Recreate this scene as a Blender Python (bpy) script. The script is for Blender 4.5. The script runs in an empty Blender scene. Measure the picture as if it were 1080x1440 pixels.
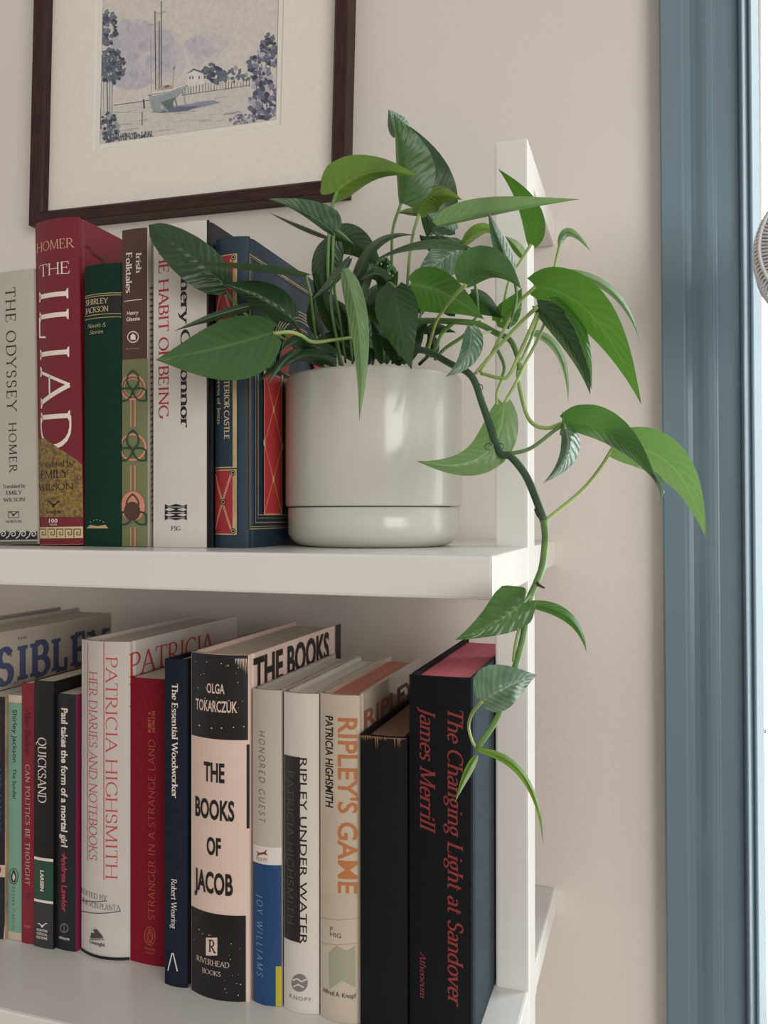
import bpy, bmesh, math, random
from mathutils import Vector, Matrix

random.seed(7)
scene = bpy.context.scene
COL = scene.collection

# ------------------------------------------------------------------ camera
FPX, YAW, PITCH, ROLL = 1150.0, 0.317, 0.00478, -0.0009
_fw = Vector((-math.sin(YAW), math.cos(YAW), 0)); _rt = Vector((math.cos(YAW), math.sin(YAW), 0)); _up = Vector((0, 0, 1))
CF = _fw * math.cos(PITCH) + _up * math.sin(PITCH)
_u2 = _up * math.cos(PITCH) - _fw * math.sin(PITCH)
CR = _rt * math.cos(ROLL) + _u2 * math.sin(ROLL)
CU = _u2 * math.cos(ROLL) - _rt * math.sin(ROLL)
cam_data = bpy.data.cameras.new('camera'); cam = bpy.data.objects.new('camera', cam_data)
COL.objects.link(cam)
cam.matrix_world = Matrix(((CR.x, CU.x, -CF.x, 0), (CR.y, CU.y, -CF.y, 0), (CR.z, CU.z, -CF.z, 0), (0, 0, 0, 1)))
cam_data.sensor_fit = 'VERTICAL'; cam_data.sensor_height = 36.0; cam_data.lens = FPX / 1440 * 36.0
cam_data.clip_start = 0.01
scene.camera = cam

def ray(u, v): return CF + CR * ((u - 540) / FPX) + CU * ((720 - v) / FPX)
def onY(u, v, y): d = ray(u, v); return d * (y / d.y)

# ------------------------------------------------------------------ light
world = bpy.data.worlds.new('room_light'); scene.world = world; world.use_nodes = True
bg = world.node_tree.nodes['Background']
bg.inputs[0].default_value = (1.0, 0.95, 0.90, 1); bg.inputs[1].default_value = 0.47

def area(name, loc, rot, sx, sy, energy, color):
    L = bpy.data.lights.new(name, 'AREA'); L.shape = 'RECTANGLE'; L.size = sx; L.size_y = sy
    L.energy = energy; L.color = color
    o = bpy.data.objects.new(name, L); COL.objects.link(o); o.location = loc; o.rotation_euler = rot
    return o
# overcast daylight just outside the window pane, shining into the room (-Y)
area('window_daylight', (0.552, 0.90, 0.23), (math.radians(-90), 0, 0), 0.93, 1.88, 35, (0.92, 0.98, 1.0)).visible_camera = True
# added fill lamp with no known source, unseen, behind and right of the camera
area('added_fill_light', (2.0, -1.5, 0.25), (math.radians(86), 0, math.radians(47)), 1.5, 1.5, 42, (1.0, 0.965, 0.93))

vs = scene.view_settings
vs.view_transform = 'Standard'; vs.look = 'None'; vs.gamma = 1.0; vs.use_curve_mapping = False; vs.exposure = 0.0

# ------------------------------------------------------------------ materials
def lin(c): c /= 255.0; return c / 12.92 if c <= .04045 else ((c + .055) / 1.055) ** 2.4
def C(r, g, b, k=1.12): return tuple(min(.9, lin(x) * k) for x in (r, g, b))
MATS = {}
def nd(nt, t, **kw):
    n = nt.nodes.new(t)
    for k, v in kw.items(): setattr(n, k, v)
    return n
def mat(name, col, rough=.5, noise=0.0, nscale=60.0, bump=0.0, bscale=200.0, spec=.5, metal=0.0, stretch=None, coat=0.0, col2=None):
    if name in MATS: return MATS[name]
    m = bpy.data.materials.new(name); m.use_nodes = True; nt = m.node_tree; p = nt.nodes['Principled BSDF']
    p.inputs['Roughness'].default_value = rough; p.inputs['Metallic'].default_value = metal
    p.inputs['Specular IOR Level'].default_value = spec; p.inputs['Coat Weight'].default_value = coat
    tc = nd(nt, 'ShaderNodeTexCoord'); vec = tc.outputs['Object']
    if stretch:
        mp = nd(nt, 'ShaderNodeMapping'); mp.inputs['Scale'].default_value = stretch
        nt.links.new(vec, mp.inputs[0]); vec = mp.outputs[0]
    if noise or col2:
        n = nd(nt, 'ShaderNodeTexNoise'); n.inputs['Scale'].default_value = nscale; n.inputs['Detail'].default_value = 5
        nt.links.new(vec, n.inputs['Vector'])
        mx = nd(nt, 'ShaderNodeMix', data_type='RGBA')
        c2 = col2 or tuple(c * (1 - noise) for c in col); c1 = col if col2 else tuple(min(.95, c * (1 + noise * .6)) for c in col)
        mx.inputs['A'].default_value = (*c1, 1); mx.inputs['B'].default_value = (*c2, 1)
        rp = nd(nt, 'ShaderNodeMapRange'); rp.inputs[1].default_value = .35; rp.inputs[2].default_value = .65
        nt.links.new(n.outputs['Fac'], rp.inputs[0]); nt.links.new(rp.outputs[0], mx.inputs['Factor'])
        nt.links.new(mx.outputs['Result'], p.inputs['Base Color'])
    else:
        p.inputs['Base Color'].default_value = (*col, 1)
    if bump:
        b = nd(nt, 'ShaderNodeBump'); b.inputs['Strength'].default_value = bump; b.inputs['Distance'].default_value = .001
        n2 = nd(nt, 'ShaderNodeTexNoise'); n2.inputs['Scale'].default_value = bscale; n2.inputs['Detail'].default_value = 4
        nt.links.new(vec, n2.inputs['Vector']); nt.links.new(n2.outputs['Fac'], b.inputs['Height']); nt.links.new(b.outputs[0], p.inputs['Normal'])
    MATS[name] = m
    return m
def ink(r, g, b, k=1.12, rough=.55): return mat('ink_%d_%d_%d' % (r, g, b), C(r, g, b, k), rough)

wall_m = mat('wall_paint', (.76, .712, .655), .7, noise=.035, nscale=3, bump=.35, bscale=160)
shelf_m = mat('white_gloss_paint', (.80, .79, .76), .22, noise=.02, nscale=8, bump=.04, bscale=30)
blue_m = mat('blue_gloss_paint', (.165, .245, .295), .26, noise=.08, nscale=6, bump=.12, bscale=40, stretch=(1, 1, .2))
floor_m = mat('oak_floor', (.33, .2, .11), .4, noise=.3, nscale=12, stretch=(.4, 6, 1))
white_m = mat('window_white_paint', (.8, .8, .79), .35)

def glass_material(name, refl=.08, rough=.02, tint=.97):
    m = bpy.data.materials.new(name); m.use_nodes = True; nt = m.node_tree; nt.nodes.clear()
    o = nd(nt, 'ShaderNodeOutputMaterial'); t = nd(nt, 'ShaderNodeBsdfTransparent'); g = nd(nt, 'ShaderNodeBsdfGlossy'); mx = nd(nt, 'ShaderNodeMixShader')
    t.inputs[0].default_value = (tint, tint, tint, 1); g.inputs['Roughness'].default_value = rough; mx.inputs[0].default_value = refl
    nt.links.new(t.outputs[0], mx.inputs[1]); nt.links.new(g.outputs[0], mx.inputs[2]); nt.links.new(mx.outputs[0], o.inputs[0])
    return m
glass_m = glass_material('clear_glass')

# ------------------------------------------------------------------ mesh helpers
def mesh_obj(name, verts, faces, material, parent=None, smooth=False, mats=None, midx=None):
    me = bpy.data.meshes.new(name); me.from_pydata([tuple(v) for v in verts], [], faces); me.update()
    for m in (mats or [material]): me.materials.append(m)
    if midx:
        me.polygons.foreach_set('material_index', midx)
    if smooth: me.polygons.foreach_set('use_smooth', [True] * len(me.polygons))
    o = bpy.data.objects.new(name, me); COL.objects.link(o)
    if parent: o.parent = parent
    return o
def empty(name, loc=(0, 0, 0)):
    o = bpy.data.objects.new(name, None); COL.objects.link(o); o.location = loc; o.empty_display_size = .02
    return o
def tag(o, label=None, cat=None, group=None, kind=None):
    if label: o['label'] = label
    if cat: o['category'] = cat
    if group: o['group'] = group
    if kind: o['kind'] = kind
    return o
def box_data(x0, x1, y0, y1, z0, z1):
    v = [(x, y, z) for x in (x0, x1) for y in (y0, y1) for z in (z0, z1)]
    f = [(0, 1, 3, 2), (4, 6, 7, 5), (0, 4, 5, 1), (2, 3, 7, 6), (0, 2, 6, 4), (1, 5, 7, 3)]
    return v, f
def box(name, x0, x1, y0, y1, z0, z1, material, parent=None, bevel=0.0):
    v, f = box_data(x0, x1, y0, y1, z0, z1)
    if bevel <= 0: return mesh_obj(name, v, f, material, parent)
    bm = bmesh.new(); vs_ = [bm.verts.new(p) for p in v]
    for q in f: bm.faces.new([vs_[i] for i in q])
    bmesh.ops.recalc_face_normals(bm, faces=bm.faces[:])
    bmesh.ops.bevel(bm, geom=bm.edges[:], offset=bevel, segments=2, affect='EDGES', profile=.6)
    me = bpy.data.meshes.new(name); bm.to_mesh(me); bm.free(); me.materials.append(material)
    o = bpy.data.objects.new(name, me); COL.objects.link(o)
    if parent: o.parent = parent
    return o
def prism(name, prof, axis, a, b, material, parent=None, smooth=False):
    """closed 2D profile extruded along axis ('z': prof=(x,y); 'x': prof=(y,z))"""
    n = len(prof)
    if axis == 'z': V = [(p[0], p[1], a) for p in prof] + [(p[0], p[1], b) for p in prof]
    else: V = [(a, p[0], p[1]) for p in prof] + [(b, p[0], p[1]) for p in prof]
    F = [(i, (i + 1) % n, n + (i + 1) % n, n + i) for i in range(n)] + [tuple(range(n))[::-1], tuple(range(n, 2 * n))]
    return mesh_obj(name, V, F, material, parent, smooth)
def lathe(name, prof, material, parent=None, n=64, loc=(0, 0, 0)):
    V = []; F = []
    for r, z in prof:
        for i in range(n):
            a = 2 * math.pi * i / n; V.append((loc[0] + r * math.cos(a), loc[1] + r * math.sin(a), loc[2] + z))
    for j in range(len(prof) - 1):
        for i in range(n):
            F.append((j * n + i, j * n + (i + 1) % n, (j + 1) * n + (i + 1) % n, (j + 1) * n + i))
    return mesh_obj(name, V, F, material, parent, True)
def catmull(P, seg=6):
    P = [Vector(p) for p in P]
    if len(P) < 3: return [P[0].lerp(P[-1], i / seg) for i in range(seg + 1)]
    Q = [P[0] * 2 - P[1]] + P + [P[-1] * 2 - P[-2]]; out = []
    for i in range(1, len(Q) - 2):
        a, b, c, d = Q[i - 1:i + 3]
        for k in range(seg):
            t = k / seg
            out.append(.5 * ((2 * b) + (c - a) * t + (2 * a - 5 * b + 4 * c - d) * t * t + (3 * b - a - 3 * c + d) * t ** 3))
    out.append(P[-1]); return out
def tube(name, pts, r0, r1, material, parent=None, n=8, seg=6, closed_ends=True):
    P = catmull(pts, seg); V = []; F = []; m = len(P); ref = Vector((0, 1, .13)).normalized()
    for i, p in enumerate(P):
        d = (P[min(i + 1, m - 1)] - P[max(i - 1, 0)]).normalized()
        a = d.cross(ref)
        if a.length < 1e-4: a = d.cross(Vector((1, 0, 0)))
        a.normalize(); b = d.cross(a); r = r0 + (r1 - r0) * i / (m - 1)
        for k in range(n):
            t = 2 * math.pi * k / n; V.append(p + (a * math.cos(t) + b * math.sin(t)) * r)
    for i in range(m - 1):
        for k in range(n): F.append((i * n + k, i * n + (k + 1) % n, (i + 1) * n + (k + 1) % n, (i + 1) * n + k))
    F.append(tuple(range(n))[::-1]); F.append(tuple(range((m - 1) * n, m * n)))
    return mesh_obj(name, V, F, material, parent, True)

# ------------------------------------------------------------------ setting
YW, XE, ZU, ZL, ZT = .7203, -.0803, -.0212, -.3213, .2565
ZF, ZC = -1.05, 1.45
WX0, WX1, WZ0, WZ1 = .0835, 1.02, -.72, 1.18          # window opening
def struct(o): o['kind'] = 'structure'; return o
def wall_with_hole():
    o = struct(empty('wall_back')); 
    for a in ((-2.2, WX0, ZF, ZC), (WX1, 2.2, ZF, ZC), (WX0, WX1, ZF, WZ0), (WX0, WX1, WZ1, ZC)):
        box('plaster', a[0], a[1], YW, YW + .16, a[2], a[3], wall_m, o)
    return o
wall_with_hole()
struct(box('floor', -2.2, 2.2, -2.6, YW, ZF - .05, ZF, floor_m))
struct(box('baseboard_back', -2.2, -.02, YW - .014, YW, ZF, ZF + .1, white_m, bevel=.002))
# blue moulded casing round the window (profile in distance-from-outer-edge, projection)
CW = WX0 - .0075
PROF = [(0, 0), (0, .0135), (.0012, .0148), (.0168, .0148), (.0185, .0138), (.0188, .0095), (.0205, .0078), (.024, .0070), (.028, .0082), (.0325, .0105),
        (.036, .0116), (.0400, .0114), (.0418, .0104), (.0424, .0090), (.0436, .0086), (.0595, .0086), (.0605, .0080)]
PROF += [(.0610, .0140), (.0622, .0156), (.0632, .0152), (.0662, .0116), (.0668, .0092), (.0676, .0092), (.0682, .0112), (.0692, .0116), (.0702, .0108), (.0752, .0044), (.0763, .0030), (.0765, .0015), (.0765, 0)]
PROF = [(a * CW / .0765, b) for a, b in PROF]
def casing(name, path):   # mitred sweep of the profile, path: list of (outer corner, direction to opening)
    V = []; F = []; n = len(PROF)
    for (cx, cz), (dx, dz) in path:
        for a, b in PROF: V.append((cx + dx * a, YW - b, cz + dz * a))
    for i in range(len(path) - 1):
        for k in range(n - 1): F.append((i * n + k, i * n + k + 1, (i + 1) * n + k + 1, (i + 1) * n + k))
    F.append(tuple(range(n))); F.append(tuple(range((len(path) - 1) * n, len(path) * n))[::-1])
    o = struct(mesh_obj(name, V, F, blue_m)); return o
L_, R_, T_ = WX0 - CW, WX1 + CW, WZ1 + CW
casing('trim_1', [((L_ + .0045, WZ0 - .02), (1, 0)), ((L_ - .0055, T_), (1, -1))])   # hung slightly out of plumb
casing('trim_2', [((L_ - .0055, T_), (1, -1)), ((R_, T_), (-1, -1))])
casing('trim_3', [((R_, WZ0 - .02), (-1, 0)), ((R_, T_), (-1, -1))])
struct(box('trim_4', L_ - .02, R_ + .02, YW - .045, YW + .12, WZ0 - .05, WZ0 - .0205, blue_m, bevel=.003))
win = struct(empty('window_1', ((WX0 + WX1) / 2, YW + .1, WZ0)))
def wbox(n, a, b, c, d, e, f, m, p=win, bevel=.002):
    lx, ly, lz = win.location
    return box(n, a - lx, b - lx, c - ly, d - ly, e - lz, f - lz, m, p, bevel)
wbox('jamb', WX0 + .0001, WX0 + .0012, YW + .001, YW + .158, WZ0 + .0005, WZ1 - .0005, white_m, bevel=0)
wbox('jamb', WX1 - .006, WX1 - .0002, YW + .001, YW + .158, WZ0 + .0005, WZ1 - .0005, white_m)
wbox('sash_rail', WX0 + .0045, WX1 - .007, YW + .1, YW + .135, WZ0 + .001, WZ0 + .06, white_m)
wbox('sash_rail', WX0 + .0045, WX1 - .007, YW + .1, YW + .135, .78, .82, white_m)
wbox('sash_rail', WX0 + .0045, WX1 - .007, YW + .1, YW + .135, WZ1 - .05, WZ1 - .001, white_m)
wbox('sash_stile', WX0 + .0014, WX0 + .004, YW + .1, YW + .135, WZ0 + .06, WZ1 - .05, white_m, bevel=0)
wbox('sash_stile', WX1 - .05, WX1 - .0065, YW + .1, YW + .135, WZ0 + .06, WZ1 - .05, white_m)
wbox('pane', WX0 + .004, WX1 - .05, YW + .115, YW + .119, WZ0 + .06, WZ1 - .05, glass_m, bevel=0)

_k = onY(1077, 1028, YW + .02); wbox('catch', WX0 + .0012, _k.x + .0004, _k.y - .002, _k.y + .002, _k.z - .002, _k.z + .002, mat('steel', (.35, .36, .38), .35, metal=.8), bevel=.0008)

# ------------------------------------------------------------------ shelf unit
shelf = tag(empty('bookshelf', (-.5, .58, ZF)), 'white painted wooden shelving unit with square posts against the wall', 'shelf')
def sbox(n, a, b, c, d, e, f, bevel=.0016):
    l = shelf.location; return box(n, a - l.x, b - l.x, c - l.y, d - l.y, e - l.z, f - l.z, shelf_m, shelf, bevel)
YF, YP, YPB, WP, TH, XL = .43, .5561, .5873, .0222, .0238, -1.05
for z in (ZU, ZL):
    sbox('shelf_board', XL, XE, YF, YPB + .012, z - TH, z, .0018)
    sbox('rear_rail', XL, XE, YPB + .0135, YW - .0003, z - TH + .002, z - .0004)
sbox('shelf_board', XL, XE, YF, YW - .0003, ZL - .37, ZL - .37 + TH)
for x in (XE - WP, XL):
    sbox('post', x, x + WP + .0006, YP, YPB, ZF + .0003, ZT)
    sbox('top_arm', x + .0002, x + WP + .0004, YPB, YW - .0003, ZT - .0222, ZT - .0001)

# ------------------------------------------------------------------ lettering (2D triangles / quads, cap height 1)
def arc(cx, cy, rx, ry, a0, a1, n=None):
    n = n or max(4, int(abs(a1 - a0) / 20))
    return [(cx + rx * math.cos(math.radians(a0 + (a1 - a0) * i / n)), cy + ry * math.sin(math.radians(a0 + (a1 - a0) * i / n))) for i in range(n + 1)]
XH = .64
def _glyphs():
    G = {}
    def g(ch, adv, *st): G[ch] = (adv, st)
    V = lambda x, a=0, b=1, s='se': ([(x, a), (x, b)], s, 1)
    def H(y, a, b, s='', w=1): return ([(a, y), (b, y)], s, w)
    g('A', .78, ([(.06, 0), (.39, 1)], 's', .5), ([(.39, 1), (.73, 0)], 'e', 1), H(.36, .17, .61))
    g('B', .66, V(.13), ([(.13, 1)] + arc(.34, .765, .2, .235, 90, -90) + [(.13, .53)], '', 1), ([(.13, .53)] + arc(.36, .265, .24, .265, 90, -90) + [(.13, 0)], '', 1))
    g('C', .76, (arc(.43, .5, .37, .5, 48, 312), 'V', 1))
    g('D', .82, V(.13), ([(.13, 1)] + arc(.36, .5, .4, .5, 90, -90) + [(.13, 0)], '', 1))
    g('E', .64, V(.13), H(1, .13, .54, 'v'), H(.52, .13, .45, 'w'), H(0, .13, .57, '^'))
    g('F', .6, V(.13), H(1, .13, .54, 'v'), H(.5, .13, .45, 'w'))
    g('G', .82, (arc(.43, .5, .37, .5, 48, 330), 'V', 1), ([(.75, .42), (.75, .1)], 's', 1))
    g('H', .86, V(.13), V(.73), H(.52, .13, .73))
    g('I', .36, V(.18)); g('J', .42, ([(.26, 1), (.26, .05)] + arc(.1, .0, .16, .2, 0, -90), 's', 1))
    g('K', .76, V(.13), ([(.13, .42), (.62, 1)], 'e', .5), ([(.28, .58), (.68, 0)], 'e', 1))
    g('L', .62, V(.13), H(0, .13, .56, '^'))
    g('M', 1.0, ([(.13, 0), (.16, 1)], 'se', .5), ([(.16, 1), (.5, .04)], '', 1), ([(.5, .04), (.84, 1)], '', .5), ([(.84, 1), (.87, 0)], 'se', 1))
    g('N', .88, ([(.13, 0), (.13, 1)], 'se', .55), ([(.13, 1), (.75, .02)], '', 1), ([(.75, 0), (.75, 1)], 'e', .55))
    g('O', .88, (arc(.44, .5, .37, .5, 90, 450), '', 1))
    g('P', .62, V(.13), ([(.13, 1)] + arc(.33, .74, .22, .26, 90, -90) + [(.13, .48)], '', 1))
    g('Q', .88, (arc(.44, .5, .37, .5, 90, 450), '', 1), ([(.42, .05), (.6, -.2), (.85, -.24)], '', 1))
    g('R', .72, V(.13), ([(.13, 1)] + arc(.33, .75, .22, .25, 90, -90) + [(.13, .5)], '', 1), ([(.3, .5), (.68, 0)], 'e', 1))
    g('S', .58, ([(.48, .84)] + arc(.28, .76, .18, .24, 40, 250) + arc(.29, .26, .2, .26, 70, -140) + [(.08, .16)], 'V', 1))
    g('T', .72, V(.36, 0, 1, 's'), H(1, .04, .68, 'vq'))
    g('U', .84, ([(.14, 1), (.14, .3)] + arc(.42, .3, .28, .3, 180, 360) + [(.7, 1)], 'se', 1))
    g('V', .78, ([(.05, 1), (.39, 0)], 's', 1), ([(.39, 0), (.72, 1)], 'e', .5))
    g('W', 1.12, ([(.05, 1), (.33, 0)], 's', 1), ([(.33, 0), (.57, .96)], '', .5), ([(.55, 1), (.82, 0)], '', 1), ([(.82, 0), (1.07, 1)], 'e', .5))
    g('X', .74, ([(.06, 1), (.68, 0)], 'se', 1), ([(.06, 0), (.66, 1)], 'se', .5))
    g('Y', .74, ([(.04, 1), (.37, .46)], 's', 1), ([(.37, .46), (.7, 1)], 'e', .5), ([(.37, .46), (.37, 0)], 'e', 1))
    g('Z', .68, H(1, .08, .6, 'q'), ([(.6, 1), (.06, 0)], '', 1), H(0, .06, .62, '^'))
    x = XH
    g('a', .52, (arc(.24, .46, .17, .18, 150, 0) + [(.41, .08), (.48, 0)], '', 1), (arc(.23, .18, .16, .18, 60, 340), '', 1))
    g('b', .58, V(.12, 0, 1, 'e'), (arc(.31, x / 2, .2, x / 2, 150, -150), '', 1))
    g('c', .5, (arc(.29, x / 2, .22, x / 2, 50, 315), '', 1))
    g('d', .6, V(.46, 0, 1, 'se'), (arc(.27, x / 2, .2, x / 2, 30, 330), '', 1))
    g('e', .52, ([(.09, .34), (.46, .34)] + arc(.28, x / 2, .2, x / 2, 8, 315), '', 1))
    g('f', .36, ([(.16, 0), (.16, .8)] + arc(.28, .82, .12, .18, 180, 50), 's', 1), H(x, .04, .32))
    g('g', .54, (arc(.25, .4, .17, .24, 90, 450), '', 1), ([(.2, .18), (.14, .06), (.36, 0)] + arc(.27, -.14, .2, .14, 60, -240), '', .8), H(x, .34, .5))
    g('h', .62, V(.12), ([(.12, .42)] + arc(.31, .44, .18, .2, 150, 0) + [(.49, 0)], 'e', 1))
    g('i', .3, V(.15, 0, x), ([(.15, .84), (.15, .94)], '', 1.2))
    g('j', .3, ([(.17, x), (.17, -.1)] + arc(.07, -.12, .1, .14, 0, -90), 's', 1), ([(.17, .84), (.17, .94)], '', 1.2))
    g('k', .58, V(.12), ([(.12, .26), (.45, x)], 'e', .6), ([(.24, .38), (.52, 0)], 'e', 1))
    g('l', .3, V(.15))
    g('m', .9, V(.12, 0, x), ([(.12, .42)] + arc(.28, .44, .16, .2, 150, 0) + [(.44, 0)], 'e', 1), ([(.44, .42)] + arc(.6, .44, .16, .2, 150, 0) + [(.76, 0)], 'e', 1))
    g('n', .62, V(.12, 0, x), ([(.12, .42)] + arc(.31, .44, .18, .2, 150, 0) + [(.49, 0)], 'e', 1))
    g('o', .58, (arc(.29, x / 2, .22, x / 2, 90, 450), '', 1))
    g('p', .6, V(.13, -.3, x), (arc(.32, x / 2, .2, x / 2, 150, -150), '', 1))
    g('q', .6, V(.46, -.3, x), (arc(.27, x / 2, .2, x / 2, 30, 330), '', 1))
    g('r', .44, V(.12, 0, x), ([(.12, .4)] + arc(.3, .44, .16, .2, 160, 40), '', 1))
    g('s', .44, ([(.36, .54)] + arc(.22, .49, .14, .15, 50, 250) + arc(.22, .16, .15, .17, 70, -140), '', 1))
    g('t', .38, ([(.16, .86), (.16, .14)] + arc(.27, .13, .11, .13, 180, 320), '', 1), H(x, .04, .32))
    g('u', .62, ([(.12, x), (.12, .18)] + arc(.28, .2, .16, .2, 190, 340) + [(.48, .3)], 's', 1), V(.48, 0, x, 'e'))
    g('v', .56, ([(.05, x), (.28, 0)], 's', 1), ([(.28, 0), (.5, x)], 'e', .5))
    g('w', .82, ([(.05, x), (.25, 0)], 's', 1), ([(.25, 0), (.41, x)], '', .5), ([(.41, x), (.6, 0)], '', 1), ([(.6, 0), (.78, x)], 'e', .5))
    g('x', .56, ([(.06, x), (.5, 0)], 'se', 1), ([(.06, 0), (.48, x)], 'se', .5))
    g('y', .56, ([(.05, x), (.28, 0)], 's', 1), ([(.5, x), (.24, -.14), (.08, -.28)], 's', .6))
    g('z', .5, H(x, .07, .43), ([(.43, x), (.05, 0)], '', 1), H(0, .05, .46))
    g("'", .24, ([(.12, 1), (.12, .78)], '', 1)); g('.', .24, ([(.12, 0), (.12, .09)], '', 1.2)); g(' ', .34)
    g('?', .5, (arc(.24, .78, .17, .22, 170, -60) + [(.25, .3)], '', 1), ([(.25, 0), (.25, .1)], '', 1.2))
    g('-', .5, H(.36, .05, .45)); g('0', .6, (arc(.3, .5, .22, .5, 90, 450), '', 1)); g('1', .4, V(.22, 0, 1, 's'), ([(.22, 1), (.08, .84)], '', .7))
    g('9', .58, (arc(.29, .7, .2, .3, 90, 450), '', 1), ([(.49, .7), (.42, .25), (.18, 0)], '', .8))
    g('4', .6, ([(.42, 0), (.42, 1), (.05, .3), (.56, .3)], '', .9)); g('5', .56, ([(.48, 1), (.16, 1), (.13, .58)] + arc(.26, .32, .22, .32, 120, -140), '', 1))
    g('&', .84, ([(.76, .4), (.6, .05), (.3, -.02), (.1, .2), (.2, .5), (.46, .75), (.38, 1), (.22, .94), (.22, .75), (.76, 0)], '', .8))
    return G
GLYPH = _glyphs()
def stroke_poly(pts, wfun):
    out = []; n = len(pts)
    L = []
    for i, p in enumerate(pts):
        a, b = pts[max(i - 1, 0)], pts[min(i + 1, n - 1)]
        dx, dy = b[0] - a[0], b[1] - a[1]; l = math.hypot(dx, dy) or 1; dx /= l; dy /= l
        w = wfun(dx, dy) / 2; L.append(((p[0] - dy * w, p[1] + dx * w), (p[0] + dy * w, p[1] - dx * w)))
    for i in range(n - 1): out.append([L[i][0], L[i + 1][0], L[i + 1][1], L[i][1]])
    return out
def serif_text(s, thick=.125, thin=.045, italic=0.0, track=0.0, serif=True, slab=False):
    polys = []; x = 0
    for ch in s:
        adv, st = GLYPH.get(ch, GLYPH[' '])
        for pts, flags, w in st:
            P = [(x + a, b) for a, b in pts]
            polys += stroke_poly(P, lambda dx, dy: thin + (thick - thin) * w * abs(dx * math.sin(.21) - dy * math.cos(.21)))
            if serif:
                q = thin * .9; sl = q if slab else 0; hl = thick * .62 + .045
                for f, p in (('s', P[0]), ('e', P[-1])):
                    if f in flags:
                        up = 1 if p[1] < .3 else -1
                        polys.append([(p[0] - hl, p[1]), (p[0] + hl, p[1]), (p[0] + hl, p[1] + up * q), (p[0] + thick * .4, p[1] + up * (q if slab else q * 2.1)), (p[0] - thick * .4, p[1] + up * (q if slab else q * 2.1)), (p[0] - hl, p[1] + up * q)])
                e = P[-1]; b = P[0]
                if 'v' in flags: polys.append([(e[0] - q, e[1]), (e[0], e[1]), (e[0] + .02, e[1] - .2 - sl), (e[0] - .02 - sl, e[1] - .2 - sl)])
                if 'q' in flags: polys.append([(b[0] + q, b[1]), (b[0], b[1]), (b[0] - .02, b[1] - .2), (b[0] + .02, b[1] - .2)])
                if '^' in flags: polys.append([(e[0] - q, e[1]), (e[0], e[1]), (e[0] + .03, e[1] + .24 + sl), (e[0] - .01 - sl, e[1] + .24 + sl)])
                if 'w' in flags: polys.append([(e[0] - q, e[1] - .1), (e[0], e[1] - .1), (e[0], e[1] + .1), (e[0] - q, e[1] + .1)])
                if 'V' in flags: polys.append([(b[0] - .02, b[1] + .08), (b[0] + .025, b[1] + .14), (b[0] + .025, b[1] - .12), (b[0] - .02, b[1] - .08)])
        x += adv + track
    x -= track
    if italic: polys = [[(a + b * italic, b) for a, b in p] for p in polys]
    return polys, max(x, .1)
def sans_text(s, offset=0.0, track=1.0, italic=0.0):
    cu = bpy.data.curves.new('t', 'FONT'); cu.body = s; cu.size = 1; cu.offset = offset; cu.space_character = track; cu.resolution_u = 3; cu.shear = italic
    o = bpy.data.objects.new('t', cu); COL.objects.link(o)
    dg = bpy.context.evaluated_depsgraph_get(); me = bpy.data.meshes.new_from_object(o.evaluated_get(dg))
    V = [(v.co.x, v.co.y) for v in me.vertices]; P = [[V[i] for i in p.vertices] for p in me.polygons]
    bpy.data.objects.remove(o); bpy.data.curves.remove(cu); bpy.data.meshes.remove(me)
    cap = .729; x0 = min(v[0] for v in V); x1 = max(v[0] for v in V)
    return [[((a - x0) / cap, b / cap) for a, b in p] for p in P], (x1 - x0) / cap

STY = {
 'serif': lambda s: serif_text(s), 'serif_light': lambda s: serif_text(s, .085, .035), 'serif_bold': lambda s: serif_text(s, .17, .06),
 'serif_wide': lambda s: serif_text(s, .1, .04, 0, .12), 'italic': lambda s: serif_text(s, .13, .05, .22), 'italic_light': lambda s: serif_text(s, .09, .04, .25, 0, False),
 'slab': lambda s: serif_text(s, .21, .13, 0, .12, True, True), 'deco': lambda s: serif_text(s, .07, .06, 0, .05, False), 'deco_wide': lambda s: serif_text(s, .085, .07, .12, .3, False),
 'deco_bold': lambda s: serif_text(s, .2, .17, 0, .08, False), 'sans': lambda s: sans_text(s), 'sans_bold': lambda s: sans_text(s, .018), 'sans_heavy': lambda s: sans_text(s, .03),
 'sans_wide': lambda s: sans_text(s, 0, 1.3), 'sans_spread': lambda s: sans_text(s, 0, 2.2)}

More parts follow.
